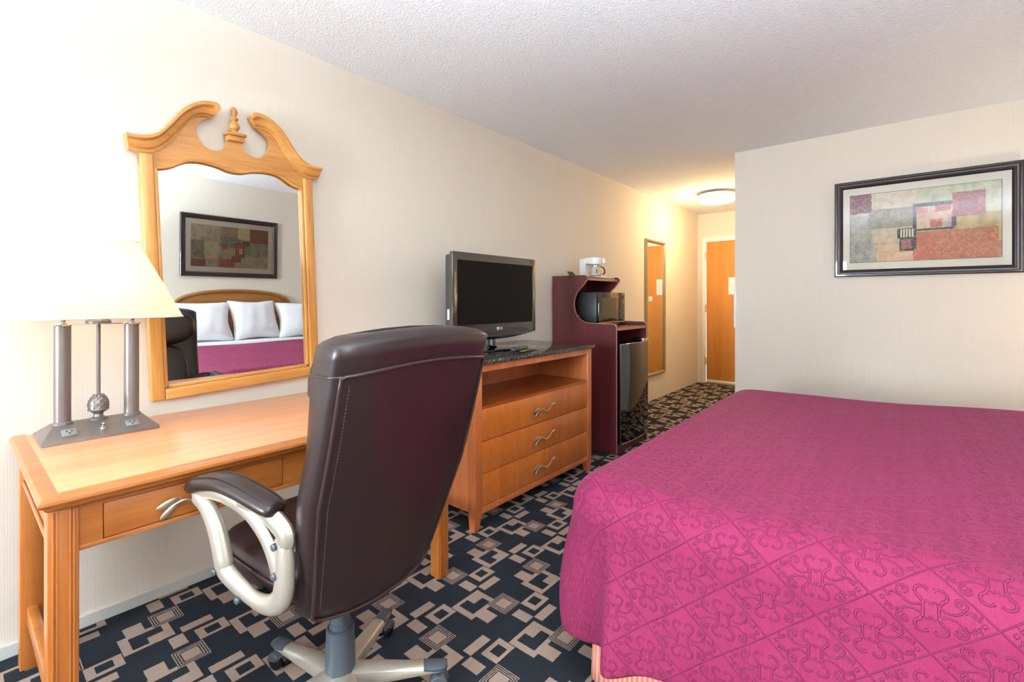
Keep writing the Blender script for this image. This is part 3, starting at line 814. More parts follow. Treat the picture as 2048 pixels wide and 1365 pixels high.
for yy in (LY - .090, LY + .090):
    c = part('column', lathe(BM(), [(.026, LZ + .040), (.026, LZ + .050), (.0215, LZ + .054), (.0215, LZ + .368)], (LX, yy, 0), 24), BRONZE, lp, 40)
    part('column_cap', lathe(BM(), [(.025, LZ + .3685), (.026, LZ + .372), (.020, LZ + .376), (.008, LZ + .380), (.009, LZ + .386), (.019, LZ + .398), (.018, LZ + .404), (.006, LZ + .408)], (LX, yy, 0), 24), CHROME, c, 40)
part('centre_rod', lathe(BM(), [(.0058, LZ + .125), (.0058, LZ + .372)], (LX, LY, 0), 12), BRONZE, lp, 40)
pc = part('pinecone', lathe(BM(), [(.026, LZ + .0455), (.026, LZ + .049), (.014, LZ + .055), (.012, LZ + .064), (.020, LZ + .072), (.028, LZ + .077), (.029, LZ + .080), (.026, LZ + .084), (.0285, LZ + .096), (.026, LZ + .110), (.019, LZ + .122), (.010, LZ + .130), (.005, LZ + .132)], (LX, LY, 0), 24), BRONZE, lp, 50)
sb = BM()
for k in range(5):
    zz = LZ + .089 + .009 * k; rr = [.0258, .0262, .0245, .0205, .014][k]
    for j in range(10):
        a = 2 * math.pi * (j + .5 * (k % 2)) / 10; blob(sb, (LX + rr * math.cos(a), LY + rr * math.sin(a), zz), (.0036, .0036, .0056), 6, 5)
so = part('cone_scales', sb, BRONZE, pc, 60, kind='stuff')
part('cross_bar', bxm(LX - .004, LX + .004, LY - .088, LY + .088, LZ + .370, LZ + .3735), CHROME, lp, None)
part('dome_cap', lathe(BM(), [(.034, LZ + .374), (.035, LZ + .378), (.033, LZ + .384), (.020, LZ + .372 + .02), (.012, LZ + .40), (.012, LZ + .44)], (LX, LY, 0), 24), BRONZE, lp, 40)
part('bulb', lathe(BM(), [(.012, LZ + .441), (.014, LZ + .455), (.028, LZ + .49), (.030, LZ + .508), (.024, LZ + .528), (.010, LZ + .540), (.001, LZ + .541)], (LX, LY, 0), 20), emit('warm_bulb', (255, 226, 170), 6), lp, 60)
SB, ST = LZ + .395, LZ + .655
def shade_ring(f, inset=0.0):
    w = .300 + (.165 - .300) * f - inset * 2; l = .450 + (.205 - .450) * f - inset * 2
    return [(LX + .008 + x, LY + y, SB + (ST - SB) * f) for x, y in rrect(0, 0, w, l, min(w, l) * .30, 8)]
sh = BM(); grid_loft(sh, [shade_ring(i / 10) for i in range(11)] + [shade_ring(i / 10, .0025) for i in range(10, -1, -1)], True, False)
shade = part('lamp_shade', sh, mat_shade(), lp, 30)
for f in (0.0, 1.0):
    q = shade_ring(f); q = [Vector(p) for p in q]
    part('shade_trim', tube(BM(), q, .0028, 6, closed=True), plain('shade_trim_cloth', (236, 228, 214), .8), shade, 60)
sp = BM(); zz = ST - .02
for a in range(3): tube(sp, [(LX + .008, LY, zz), (LX + .008 + .08 * math.cos(R(120 * a + 90)), LY + .10 * math.sin(R(120 * a + 90)), zz + .005)], .0016, 6)
tube(sp, [(LX, LY, LZ + .44), (LX + .045, LY, LZ + .50), (LX + .004, LY, zz)], .0016, 6)
part('harp', sp, CHROME, lp)
point('desk_lamp_bulb', (LX + .012, LY, LZ + .52), .60, (1.0, .89, .74), .03)

# ================================================================ OFFICE CHAIR
CC = Vector((1.03, .765, 0)); CA = R(3.3)
ch = thing('office_chair', 'brown leather swivel office chair with champagne arms pulled up to desk', 'chair', CC)
ch.rotation_euler = (0, 0, CA); OFF[ch.name] = Vector((0, 0, 0))
def cl(x, y, z):                                             # world point to chair coordinates
    v = Vector((x, y, 0)) - Vector((CC.x, CC.y, 0)); v.rotate(Matrix.Rotation(-CA, 3, 'Z')); return Vector((v.x, v.y, z))
def cpart(name, bm, mat, parent=None, smooth=50, **k): return part(name, bm, mat, parent or ch, smooth, local=True, **k)
# back: rounded cushion sections lofted up a reclining spine (x = rear face)
def back_sec(f):
    z = .405 + (1.095 - .405) * f
    rear = .150 + .22 * f + .030 * math.sin(math.pi * f) * .3
    hw = .205 + .050 * min(1, f / .45) + (.004 * (f - .45) if f > .45 else 0)
    th = .085 + .015 * math.sin(math.pi * f) + (.045 * max(0, (f - .66) / .25) if f < .91 else .045)
    return z, rear, hw, th
def zoff(f, cy):
    sm = lambda q: max(0, min(1, q)) ** 2 * (3 - 2 * max(0, min(1, q)))
    return (1 - cy * cy) * (.012 * sm((f - .8) / .2) - .030 * (1 - sm(f / .4)))
def sec_pts(f, scale=1.0, dz=0.0, n=40):
    z, rear, hw, th = back_sec(f); out = []
    for i in range(n):
        a = 2 * math.pi * i / n; e = .42
        cx = math.copysign(abs(math.cos(a)) ** e, math.cos(a)); cy = math.copysign(abs(math.sin(a)) ** e, math.sin(a))
        cen = rear - th / 2
        dx = th / 2 * cx * (1 - (1 - scale) * .9); dy = hw * cy * (1 - (1 - scale) * .35)
        bulge = .012 * (1 - (cy * .8) ** 2) if cx > 0 else -.006 * (1 - cy * cy)
        curve = .022 * abs(cy) ** 2.5 if True else 0           # wraps forward at the sides
        out.append(Vector((cen + dx + bulge * .5 - curve * .6, dy, z + dz + zoff(f, cy))))
    return out
bk = BM(); rings = []
for s_, dz in ((.15, -.018), (.55, -.014), (.85, -.006)): rings.append(sec_pts(0, s_, dz))
for i in range(27): rings.append(sec_pts(i / 26))
for s_, dz in ((.86, .010), (.6, .020), (.25, .025)): rings.append(sec_pts(1, s_, dz))
grid_loft(bk, rings, True, True)
back = cpart('backrest', bk, LEATHER, smooth=70)
# piping round the rear panel + stitch lines
def rear_pt(f, a, lift=.002):
    """point on the rear of the back; a = angle round the section, 0 in the middle, +-57 near the sides"""
    z, rear, hw, th = back_sec(f); e = .42; a = R(a)
    cx = abs(math.cos(a)) ** e; cy = math.copysign(abs(math.sin(a)) ** e, math.sin(a)); cen = rear - th / 2
    return Vector((cen + th / 2 * cx + .006 * (1 - (cy * .8) ** 2) - .0132 * abs(cy) ** 2.5 + lift, hw * cy, z + zoff(f, cy)))
def ang(cy): return math.degrees(math.asin(abs(cy) ** (1 / .42))) * (1 if cy >= 0 else -1)
Pp = [rear_pt(.0 + .90 * i / 24, ang(-.93)) for i in range(25)] + [rear_pt(.905 + .014 * math.sin(math.pi * i / 16), ang(-.90 + 1.80 * i / 16)) for i in range(17)] + [rear_pt(.90 - .90 * i / 24, ang(.93)) for i in range(25)] + [rear_pt(0, ang(.88 - 1.76 * i / 16), .001) + Vector((-.004, 0, -.006)) for i in range(17)]
cpart('piping', tube(BM(), Pp, .0048, 8, closed=True), PIPE, back, 60)
for off in (ang(-.86),):
    st = BM()
    for i in range(70):
        f = .04 + .84 * i / 70; p, q = rear_pt(f, off, .0022), rear_pt(f + .007, off, .0022); tube(st, [p, q], .0011, 5)
    cpart('stitch_line', st, STITCH, back, 60, kind='stuff')
sm = BM(); tube(sm, [sp_ + (sp_ - Vector((back_sec(.93)[1] - .06, 0, sp_.z))).normalized() * .001 for sp_ in sec_pts(.905, n=80)[60 - 11:60 + 12] ], .0028, 6)
cpart('side_seam', sm, PIPE, back, 60)
# head roll seam and front cushion as seen in the mirror
fc = BM(); z0, re0, hw0, th0 = back_sec(.84)
blob(fc, (re0 - th0 + .004, 0, z0 + .02), (.055, hw0 * .93, .115), 28, 14, .75, .45, Matrix.Rotation(R(14), 3, 'Y'))
cpart('head_cushion', fc, LEATHER, back, 70)
fc = BM(); z0, re0, hw0, th0 = back_sec(.40)
blob(fc, (re0 - th0 + .012, 0, z0 + .01), (.05, hw0 * .80, .22), 28, 16, .65, .45, Matrix.Rotation(R(16), 3, 'Y'))
cpart('lumbar_cushion', fc, LEATHER, back, 70)
# seat
sbm = BM(); blob(sbm, (-.090, 0, .478), (.222, .250, .062), 40, 14, .5, .38); seat = cpart('seat', sbm, LEATHER, smooth=70)
s2 = BM(); blob(s2, (-.095, 0, .525), (.190, .190, .034), 36, 12, .55, .40); cpart('seat_cushion', s2, LEATHER, seat, 70)
ring = [Vector((-.090 + .225 * math.copysign(abs(math.cos(a)) ** .38, math.cos(a)), .252 * math.copysign(abs(math.sin(a)) ** .38, math.sin(a)), .488)) for a in [2 * math.pi * (i + .5) / 60 for i in range(60)]]
cpart('seat_piping', tube(BM(), ring, .004, 6, closed=True), PIPE, seat, 60)
cpart('seat_pan', bxm(-.22, .10, -.17, .17, .402, .425, .01), BLACKPL)
cpart('tilt_mechanism', bxm(-.13, .12, -.07, .07, .345, .4015, .012), BLACKPL)
cpart('tilt_lever', tube(BM(), [(-.05, -.07, .375), (-.05, -.19, .372), (-.05, -.235, .366)], .006, 8), BLACKPL)
cpart('back_bracket', prism(BM(), [(.05, .385), (.115, .38), (.165, .43), (.205, .60), (.175, .60), (.12, .47), (.05, .43)], -.04, .04, 'y'), BLACKPL)
# arms: a closed loop, an inner strut and an upper strap, with a padded top
armv = {}
def arm(side):
    def A(x, y, z):
        p = cl(x, y, z)
        if side > 0: p.y = -p.y - .035
        return p
    F = lambda L, k=5: catmull([A(*q) for q in L], k)
    upv = A(1.15, .51, 0) - A(.86, .43, 0); upv = Vector((upv.y, -upv.x, 0)).normalized()
    loop = F([(.850, .428, .672), (.893, .440, .650), (.930, .450, .598), (.955, .456, .530), (.966, .459, .500), (1.03, .477, .468), (1.085, .492, .452), (1.135, .505, .460), (1.165, .513, .490), (1.172, .515, .540), (1.172, .515, .585), (1.168, .514, .620)])
    n = len(loop); rr = [.016 + .006 * math.sin(math.pi * min(1, i / (n * .5))) if i < n * .5 else .016 + .005 * math.sin(math.pi * (i / n - .5) / .5) for i in range(n)]
    b_ = BM(); tube(b_, loop, rr, 12, flat=(1.35, .85), up=upv)
    a = cpart('arm_frame', b_, CHAMP)
    b_ = BM(); L2 = F([(.842, .426, .676), (.90, .442, .690), (.967, .460, .688), (1.043, .480, .668), (1.097, .495, .628), (1.128, .504, .585), (1.150, .510, .535)])
    m = len(L2); tube(b_, L2, [.013 + .002 * i / m for i in range(m)], 10, flat=(1.35, .75), up=upv); cpart('arm_strut', b_, CHAMP, a)
    b_ = BM(); L3 = F([(1.02, .474, .690), (1.08, .491, .690), (1.135, .506, .668), (1.172, .516, .640), (1.170, .516, .615), (1.150, .510, .607)])
    m = len(L3); tube(b_, L3, [.016 + .006 * math.sin(math.pi * i / m) for i in range(m)], 10, flat=(1.2, .8), up=upv); cpart('arm_strap', b_, CHAMP, a)
    # pad
    b_ = BM(); L4 = [Vector(p) for p in F([(.836, .424, .684), (.848, .428, .700), (.887, .438, .715), (.957, .457, .726), (1.024, .475, .720), (1.088, .493, .706), (1.135, .506, .694), (1.150, .510, .692)])]
    m = len(L4); pr_ = []
    for i in range(m):
        f = i / (m - 1); pr_.append(.036 * (max(.02, 1 - abs(2 * f - 1) ** 5)) ** .5)
    tube(b_, L4, pr_, 16, flat=(.62, 1.0), up=upv.cross(Vector((0, 0, 1))) if False else upv)
    pd = cpart('arm_pad', b_, LEATHER, a, 70)
    up_ = Vector((0, 0, 1))
    seam = [p + Vector((0, 0, .0)) + upv * .0 for p in L4]
    for sgn in (1, -1):
        q = [p + up_ * (pr_[i] * .55) + upv * (sgn * pr_[i] * .62) for i, p in enumerate(L4[2:-2], 2)]
        cpart('pad_seam', tube(BM(), q, .0016, 5), PIPE, pd, 60)
    # mounting bosses and bolts
    for (x, y, z) in ((1.155, .5115, .611), (1.155, .5115, .540), (.945, .4535, .500), (1.03, .477, .450)):
        c = A(x, y, z); outw = upv if upv.y * c.y > 0 else -upv
        b_ = BM(); tube(b_, [c + outw * .008, c + outw * .0205, c + outw * .0225], [.0085, .0085, .005], 12); cpart('bolt', b_, GREYPL, a, 40)
    c0, c1 = A(1.06, .485, .455), A(1.04, .62, .425)
    cpart('arm_bracket', tube(BM(), [c0, c1], .016, 8), BLACKPL, a)
arm(-1); arm(1)
# base: gas lift, five legs with slate end caps and twin-wheel casters
bz = Vector((-.005, -.02, 0))                                 # hub is a little off the seat's middle
cpart('gas_lift', lathe(BM(), [(.019, .23), (.019, .30), (.0285, .301), (.0285, .345)], bz, 20), GREYPL)
cpart('lift_cover', lathe(BM(), [(.0325, .14), (.0325, .235), (.0300, .236), (.0300, .250), (.0275, .251), (.0275, .31), (.020, .311)], bz, 24), GREYPL)
cpart('lift_sleeve', lathe(BM(), [(.043, .105), (.040, .232), (.035, .234), (.033, .20)], bz, 28), GREYPL)
cpart('hub', lathe(BM(), [(.03, .060), (.058, .064), (.060, .085), (.052, .104), (.040, .110)], bz, 28), CHAMP)
lg = BM()
def leg_ring(r, hw, zt, zb):
    return [(r, hw * .55, zt), (r, hw * .9, zt - .006), (r, hw, zb + .008), (r, hw * .9, zb), (r, -hw * .9, zb), (r, -hw, zb + .008), (r, -hw * .9, zt - .006), (r, -hw * .55, zt)]
lrings = [leg_ring(.035, .032, .112, .066), leg_ring(.10, .029, .106, .064), leg_ring(.20, .0245, .094, .066), leg_ring(.29, .021, .086, .068), leg_ring(.306, .018, .083, .070)]
grid_loft(lg, lrings, True, True)
cap = BM(); grid_loft(cap, [leg_ring(.243, .0232, .0908, .078), leg_ring(.262, .0235, .0900, .073), leg_ring(.293, .0225, .0872, .071), leg_ring(.310, .0195, .0845, .072), leg_ring(.3145, .012, .0815, .074)], True, True)
cas = BM()
for s in (-1, 1):
    t2 = BM(); lathe(t2, [(.004, -.009), (.024, -.009), (.027, -.006), (.027, .006), (.024, .009), (.004, .009)], (0, 0, 0), 22, 'y'); bmesh.ops.translate(t2, verts=t2.verts, vec=(.290, s * .0145, .0275)); join(cas, t2)
hood = BM(); t2 = BM()
prism(t2, [(.290 + .030 * math.cos(R(a)), .028 + .030 * math.sin(R(a))) for a in range(10, 181, 10)] + [(.275, .040), (.300, .044)], -.0048, .0048, 'y'); join(hood, t2)
t2 = BM(); prism(t2, [(.286 + .031 * math.cos(R(a)), .0265 + .031 * math.sin(R(a))) for a in range(-10, 141, 15)] + [(.280, .030)], -.026, .026, 'y', .003); join(hood, t2)
lathe(hood, [(.008, .050), (.008, .070)], (.286, 0, 0), 10)
me_leg = mesh_from(lg, 'base_leg', CHAMP, smooth=50); me_cap = mesh_from(cap, 'leg_cap', GREYPL, smooth=50)
me_cas = mesh_from(cas, 'caster_wheels', BLACKPL, smooth=50); me_hood = mesh_from(hood, 'caster_hood', GREYPL, smooth=50)
for k, a in enumerate((190, 119, 50, -24, -97)):
    o = bpy.data.objects.new('base_leg', me_leg); COL.objects.link(o); o.parent = ch; o.location = bz; o.rotation_euler = (0, 0, R(a) - CA)
    for nm, me in (('leg_cap', me_cap), ('caster_wheels', me_cas), ('caster_hood', me_hood)):
        q = bpy.data.objects.new(nm, me); COL.objects.link(q); q.parent = o

# ================================================================ DRESSER
RX1, RY0, RY1, RZ = .630, 1.722, 2.885, .886
ds = thing('dresser', 'cherry wood dresser with three drawers, open shelf and granite top', 'dresser', (.33, (RY0 + RY1) / 2, 0))
part('granite_top', bxm(.012, RX1 + .018, RY0 - .018, RY1 + .018, RZ - .024, RZ, .003), GRAN, ds)
SW = .052
z0 = .085
for y0 in (RY0, RY1 - SW):
    part('stile', bxm(RX1 - .05, RX1, y0, y0 + SW, z0, RZ - .025, .003), DRF, ds)
    lgb = BM(); s = 1 if y0 == RY0 else -1
    o_, i_ = (y0 + .004, y0 + SW) if s > 0 else (y0 + SW - .004, y0)
    i2 = i_ - s * .020
    grid_loft(lgb, [[(RX1 - .046, o_, .002), (RX1 - .010, o_, .002), (RX1 - .010, i2, .002), (RX1 - .046, i2, .002)], [(RX1 - .05, o_ - s * .004, z0), (RX1, o_ - s * .004, z0), (RX1, i_, z0), (RX1 - .05, i_, z0)]], True, True)
    part('leg', lgb, DRF, ds, None)
    part('leg', bxm(.02, .06, y0 + .004, y0 + SW - .012, .002, z0), DRF, ds, None)
part('side_panel', bxm(.018, RX1 - .0505, RY0 + .008, RY0 + .028, z0 + .01, RZ - .025), DRF, ds, None)
part('side_panel', bxm(.018, RX1 - .0505, RY1 - .028, RY1 - .008, z0 + .01, RZ - .025), DRF, ds, None)
part('top_rail', bxm(RX1 - .03, RX1 - .002, RY0 + SW, RY1 - SW, RZ - .062, RZ - .0245), DRF, ds, None)
part('bottom_rail', bxm(RX1 - .03, RX1 - .002, RY0 + SW, RY1 - SW, z0, .118, .002), DRF, ds)
part('back_panel', bxm(.014, .026, RY0 + .03, RY1 - .03, z0 + .01, RZ - .026), DRF, ds, None)
part('shelf', bxm(.06, RX1 - .008, RY0 + .029, RY1 - .029, .628, .643), DRD, ds, None)
part('shelf_back', bxm(.20, .212, RY0 + .029, RY1 - .029, .644, RZ - .0245), DRF, ds, None)
part('bay_side', bxm(.213, RX1 - .051, RY1 - .048, RY1 - .029, .644, RZ - .0245), DRF, ds, None)
b2 = BM(); lathe(b2, [(.028, 0), (.028, .003), (.020, .003), (.020, .0005)], (.2121, 2.19, .735), 24, 'x'); part('grommet', b2, BLACKPL, ds)
zz = [(.122, .288), (.292, .458), (.462, .627)]
DWD = []
for a, b in zz:
    d = part('drawer', bxm(RX1 - .36, RX1 - .004, RY0 + SW + .003, RY1 - SW - .003, a, b, .002), DRW, ds)
    part('drawer_pull', twig(BM(), RX1 - .004, 2.325, (a + b) / 2 - .006, 1.08), PEWTER, d, 60, label='pewter twig pull')

# ---------------------------------------------------------------- television
TX = .352
tv = thing('television', 'black flat screen television with glossy bezel on the granite dresser top', 'television', (.30, 2.215, RZ))
bot = [(1.825 + .78 * i / 16, .985 - .024 * math.sin(math.pi * i / 16)) for i in range(17)]
shell = prism(BM(), bot + [(2.605, 1.472), (2.597, 1.478), (1.833, 1.478), (1.825, 1.472)], TX - .030, TX - .002, 'x', .004)
part('bezel', shell, plain('tv_bezel', (80, 74, 65), .14, .5, Coat_Weight=1.0, Coat_Roughness=.03), tv, 30)
b2 = bxm(TX - .085, TX - .0305, 1.840, 2.590, 1.00, 1.465, .012, 3); box(b2, TX - .12, TX - .084, 1.95, 2.48, 1.05, 1.40, .015)
part('rear_shell', b2, plain('tv_shell', (58, 60, 64), .35), tv)
part('screen', bxm(TX - .003, TX - .0005, 1.862, 2.566, 1.052, 1.432), plain('tv_screen', (9, 9, 8), .35, Specular_IOR_Level=.12), tv, None)
part('lower_lip', prism(BM(), [(1.840 + .75 * i / 16, .9845 - .030 * math.sin(math.pi * i / 16)) for i in range(17)] + [(2.58, .992), (1.85, .992)], TX - .028, TX + .002, 'x', .003), BLACKGL, tv, 30)
part('side_sticker', bxm(TX - .060, TX - .044, 1.8385, 1.8398, 1.085, 1.145), plain('sticker', (225, 226, 230), .5), tv, None)
for yy in (1.8445, 2.5845): part('speaker_strip', bxm(TX - .0025, TX + .0005, yy - .002, yy + .002, 1.12, 1.36, .0008), plain('chrome_strip', (150, 140, 110), .2, .9), tv)
def text(body, size, mat, parent, M, name, ext=.0006):
    cu = bpy.data.curves.new('t', 'FONT'); cu.body = body; cu.size = size; cu.extrude = ext; cu.align_x = 'CENTER'; cu.align_y = 'CENTER'
    o = bpy.data.objects.new('t', cu); COL.objects.link(o); bpy.context.view_layer.update()
    me = bpy.data.meshes.new_from_object(o); bpy.data.objects.remove(o); bpy.data.curves.remove(cu)
    me.transform(Matrix.Translation(-OFF[parent.name]) @ M); me.materials.clear(); me.materials.append(mat)
    q = bpy.data.objects.new(name, me); COL.objects.link(q); q.parent = parent; OFF[q.name] = OFF[parent.name]; return q
LOGO = plain('logo_silver', (226, 226, 226), .3, .3)
FX = Matrix(((0, 0, 1, 0), (1, 0, 0, 0), (0, 1, 0, 0), (0, 0, 0, 1)))   # text plane to a face looking at +x
text('LG', .024, LOGO, tv, Matrix.Translation((TX - .0012, 2.242, 1.0205)) @ FX, 'logo_letters')
b2 = lathe(BM(), [(.0005, 0), (.0105, 0), (.0105, .0012), (.0005, .0012)], (TX - .0025, 2.212, 1.0205), 24, 'x'); part('logo_disc', b2, LOGO, tv)
b2 = BM(); tube(b2, [(TX - .0008, 2.2125 + .0062 * math.cos(R(a)), 1.0205 + .0062 * math.sin(R(a))) for a in range(60, 361, 20)], .0008, 5); part('logo_ring', b2, BLACKPL, tv)
b2 = BM(); lathe(b2, [(.045, RZ + .012), (.030, RZ + .02), (.026, RZ + .03), (.026, 1.0)], (TX - .05, 2.205, 0), 20); part('neck', b2, BLACKGL, tv, 50)
b2 = BM(); q = [(TX - .03 + .125 * math.cos(R(a)), 2.205 + .235 * math.sin(R(a))) for a in range(0, 360, 10)]
prism(b2, q, RZ + .0008, RZ + .012, 'z', .003); part('stand_base', b2, BLACKGL, tv, 50)
# remote and the card it lies on
def rot_about(bm, c, a): bmesh.ops.rotate(bm, cent=c, matrix=Matrix.Rotation(R(a), 3, 'Z'), verts=bm.verts); return bm
gd = thing('channel_card', 'black folded channel card with a yellow stripe on the dresser top', 'card', (.545, 2.215, RZ))
part('sheet', rot_about(bxm(.505, .585, 2.10, 2.345, RZ + .0006, RZ + .0035), (.545, 2.22, 0), 8), plain('card_black', (26, 26, 28), .3), gd, None)
part('upper_sheet', rot_about(bxm(.500, .575, 2.12, 2.33, RZ + .0062, RZ + .0082), (.545, 2.22, 0), 12), plain('card_black_2', (30, 30, 32), .3), gd, None)
part('fold', rot_about(bxm(.5, .504, 2.12, 2.33, RZ + .0006, RZ + .0082), (.545, 2.22, 0), 12), plain('card_black_3', (26, 26, 28), .3), gd, None)
part('stripe', rot_about(bxm(.552, .567, 2.165, 2.235, RZ + .0083, RZ + .0088), (.545, 2.22, 0), 12), plain('card_yellow', (214, 204, 40), .5), gd, None)
rm = thing('remote_control', 'black television remote lying on the channel card', 'remote', (.53, 2.21, RZ + .009))
b2 = BM(); blob(b2, (.525, 2.215, RZ + .021), (.024, .098, .012), 20, 10, .5, .5); part('body', rot_about(b2, (.53, 2.21, 0), 14), plain('remote_shell', (58, 58, 60), .4), rm, 60)
me_b = None
for i in range(5):
    for j in range(3):
        b3 = bxm(.525 - .016 + .013 * j - .0035 + .003, .525 - .016 + .013 * j + .0035 + .003, 2.15 + .026 * i, 2.156 + .026 * i, RZ + .0315, RZ + .0345, .001)
        part('button', rot_about(b3, (.53, 2.21, 0), 14), plain('remote_key', (120, 120, 124), .5) if me_b is None else me_b, rm)
        me_b = bpy.data.materials['remote_key']

# ================================================================ FRIDGE AND MICROWAVE CABINET
CX1, CY0, CY1 = .612, 3.290, 3.855
cab = thing('fridge_cabinet', 'dark mahogany cabinet with scooped sides for microwave and mini fridge', 'cabinet', (.31, (CY0 + CY1) / 2, 0))
crv = [(a, b) for a, b, _ in catmull([(.345, 1.352, 0), (.318, 1.318, 0), (.262, 1.262, 0), (.232, 1.190, 0), (.236, 1.120, 0), (.268, 1.060, 0), (.325, 1.022, 0), (.39, 1.012, 0)], 5)]
sidep = [(.015, .002), (CX1, .002), (CX1, .972)] + [(CX1 - .035 + .035 * math.cos(R(a)), .977 + .035 * math.sin(R(a))) for a in range(10, 91, 16)] + crv[::-1] + \
        [(.358, 1.368), (.356, 1.385), (.343, 1.396), (.325, 1.400), (.015, 1.400)]
me_side = None
for y0 in (CY0, CY1 - .018):
    o = part('side_panel', prism(BM(), sidep, y0, y0 + .018, 'y'), MAHOG, cab, 30)
    # pale worn edge band along the front contour
    ed = [(x, z) for x, z in sidep[1:-1]]
    part('edge_band', tube(BM(), [(x, y0 + .009, z) for x, z in ed], .0088, 8, flat=(1.0, .18), up=(0, 1, 0)) if False else tube(BM(), [(x, y0 + .0012, z) for x, z in ed], .0026, 6), MEDGE, o, 60)
i0, i1 = CY0 + .0185, CY1 - .0185
part('top_shelf', bxm(.03, .335, i0, i1, 1.362, 1.380), MAHOG, cab, None)
part('top_shelf_edge', bxm(.3352, .3385, i0, i1, 1.360, 1.381), MEDGE, cab, None)
part('middle_shelf', bxm(.03, CX1 - .012, i0, i1, .960, .980), MAHOG, cab, None)
part('middle_shelf_edge', bxm(CX1 - .0118, CX1 - .008, i0, i1, .959, .981), MEDGE, cab, None)
part('back_panel', bxm(.016, .028, i0, i1, .10, 1.375), MAHOG, cab, None)
part('lower_shelf', bxm(.03, CX1 - .02, i0, i1, .052, .068), MAHOG, cab, None)
part('kick_board', bxm(CX1 - .030, CX1 - .014, i0, i1, .002, .0515), MAHOG, cab, None)
# mini fridge
fg = thing('mini_fridge', 'black glossy mini fridge inside the mahogany cabinet', 'fridge', (.36, (i0 + i1) / 2, .069))
fy0, fy1 = i0 + .010, i1 - .004
part('body', bxm(.10, .575, fy0 + .004, fy1 - .004, .069, .845, .006), BLACKPL, fg)
dcv = [(.580, fy0), (.628, fy0)] + [(.628 + .020 * math.sin(math.pi * i / 12), fy0 + (fy1 - fy0) * i / 12) for i in range(1, 12)] + [(.628, fy1), (.580, fy1)]
fd = part('door', prism(BM(), dcv, .078, .852, 'z', .004), BLACKGL, fg, 40)
part('door_gasket', bxm(.5755, .5795, fy0 + .008, fy1 - .008, .085, .845), plain('gasket', (60, 60, 62), .7), fg, None)
part('door_trim', tube(BM(), [(x + .001, y, .853) for x, y in dcv[1:-1]], .0028, 6), CHROME, fd, 60)
b2 = BM(); tube(b2, [(.629, fy0 + .003, .85), (.629, fy0 + .003, .095), (.632, fy0 + .010, .081)] + [(x + .001, y, .079) for x, y in dcv[3:-2]], .0022, 6); part('door_edge', b2, CHROME, fd, 60)
part('handle_recess', bxm(.600, .640, fy0 + .05, fy0 + .24, .8525, .858, .002), BLACKGL, fd)
part('hinge_cover', bxm(.545, .640, fy1 - .12, fy1 + .0, .8535, .880, .004), CHROME, fd)
# microwave
mw = thing('microwave', 'black microwave oven on the cabinet shelf above the fridge', 'microwave', (.28, 3.575, .981))
my0, my1, mz0, mz1 = 3.345, 3.805, .990, 1.262
part('body', bxm(.06, .405, my0, my1, mz0, mz1, .005), BLACKPL, mw)
part('door', bxm(.4055, .428, my0, my1 - .115, mz0, mz1, .004), BLACKGL, mw)
mdr = bpy.data.objects['door.001'] if 'door.001' in bpy.data.objects else None
part('window_pane', bxm(.4282, .4295, my0 + .045, my1 - .155, mz0 + .055, mz1 - .045), plain('microwave_window', (20, 19, 17), .05, Coat_Weight=1.0), mw, None)
part('control_panel', bxm(.4055, .428, my1 - .114, my1, mz0, mz1, .004), BLACKGL, mw)
part('display', bxm(.4282, .4292, my1 - .10, my1 - .014, mz1 - .055, mz1 - .025), plain('display_glass', (30, 42, 36), .1), mw, None)
for i in range(5):
    for j in range(3):
        part('button', bxm(.4282, .4296, my1 - .10 + .030 * j, my1 - .078 + .030 * j, mz0 + .045 + .028 * i, mz0 + .063 + .028 * i, .0006), plain('mw_key', (78, 76, 72), .4) if (i, j) == (0, 0) else bpy.data.materials['mw_key'], mw)
part('chrome_strip', bxm(.4285, .4305, my0 + .002, my1 - .002, mz0 + .012, mz0 + .028, .0006), plain('mw_strip', (178, 150, 112), .25, .8), mw)
for i in range(5): part('vent_slot', bxm(.20 + .012 * i - .0025, .20 + .012 * i + .0025, my0 - .0012, my0 + .0005, mz0 + .03, mz0 + .085), plain('vent_grey', (150, 156, 160), .5) if i == 0 else bpy.data.materials['vent_grey'], mw, None)
for fx in (.10, .37):
    for fy in (my0 + .04, my1 - .04): part('foot', lathe(BM(), [(.012, .9808), (.012, .9898)], (fx, fy, 0), 12), BLACKPL, mw)
# coffee maker
kx, ky, kz = .205, 3.60, 1.3810
tr = thing('serving_tray', 'flat black tray under the coffee maker on the cabinet', 'tray', (.235, ky, kz))
part('tray_base', bxm(.115, .332, i0 + .02, i1 - .03, kz, kz + .004, .001), BLACKPL, tr)
b2 = BM(); tube(b2, [(x, y, kz + .0075) for x, y in rrect(.2235, (i0 + i1) / 2 - .005, .211, i1 - i0 - .056, .01, 3)], .0033, 6, closed=True); part('tray_rim', b2, BLACKPL, tr)
cm = thing('coffee_maker', 'small white drip coffee maker with glass carafe on top of the cabinet', 'coffee maker', (kx, ky, kz + .0048))
kb = kz + .0048
part('base', bxm(.130, .318, ky - .066, ky + .066, kb, kb + .016, .005), WHITEPL, cm)
part('water_tank', bxm(.128, .188, ky - .066, ky + .066, kb + .0162, kb + .172, .010, 3), WHITEPL, cm)
b2 = BM(); lathe(b2, [(.048, kb + .118), (.056, kb + .122), (.062, kb + .17), (.060, kb + .178), (.02, kb + .181)], (.248, ky, 0), 28)
box(b2, .17, .25, ky - .062, ky + .062, kb + .122, kb + .178, .008)
part('brew_basket', b2, WHITEPL, cm, 40)
part('spout_lip', bxm(.270, .322, ky + .030, ky + .062, kb + .130, kb + .172, .006), WHITEPL, cm)
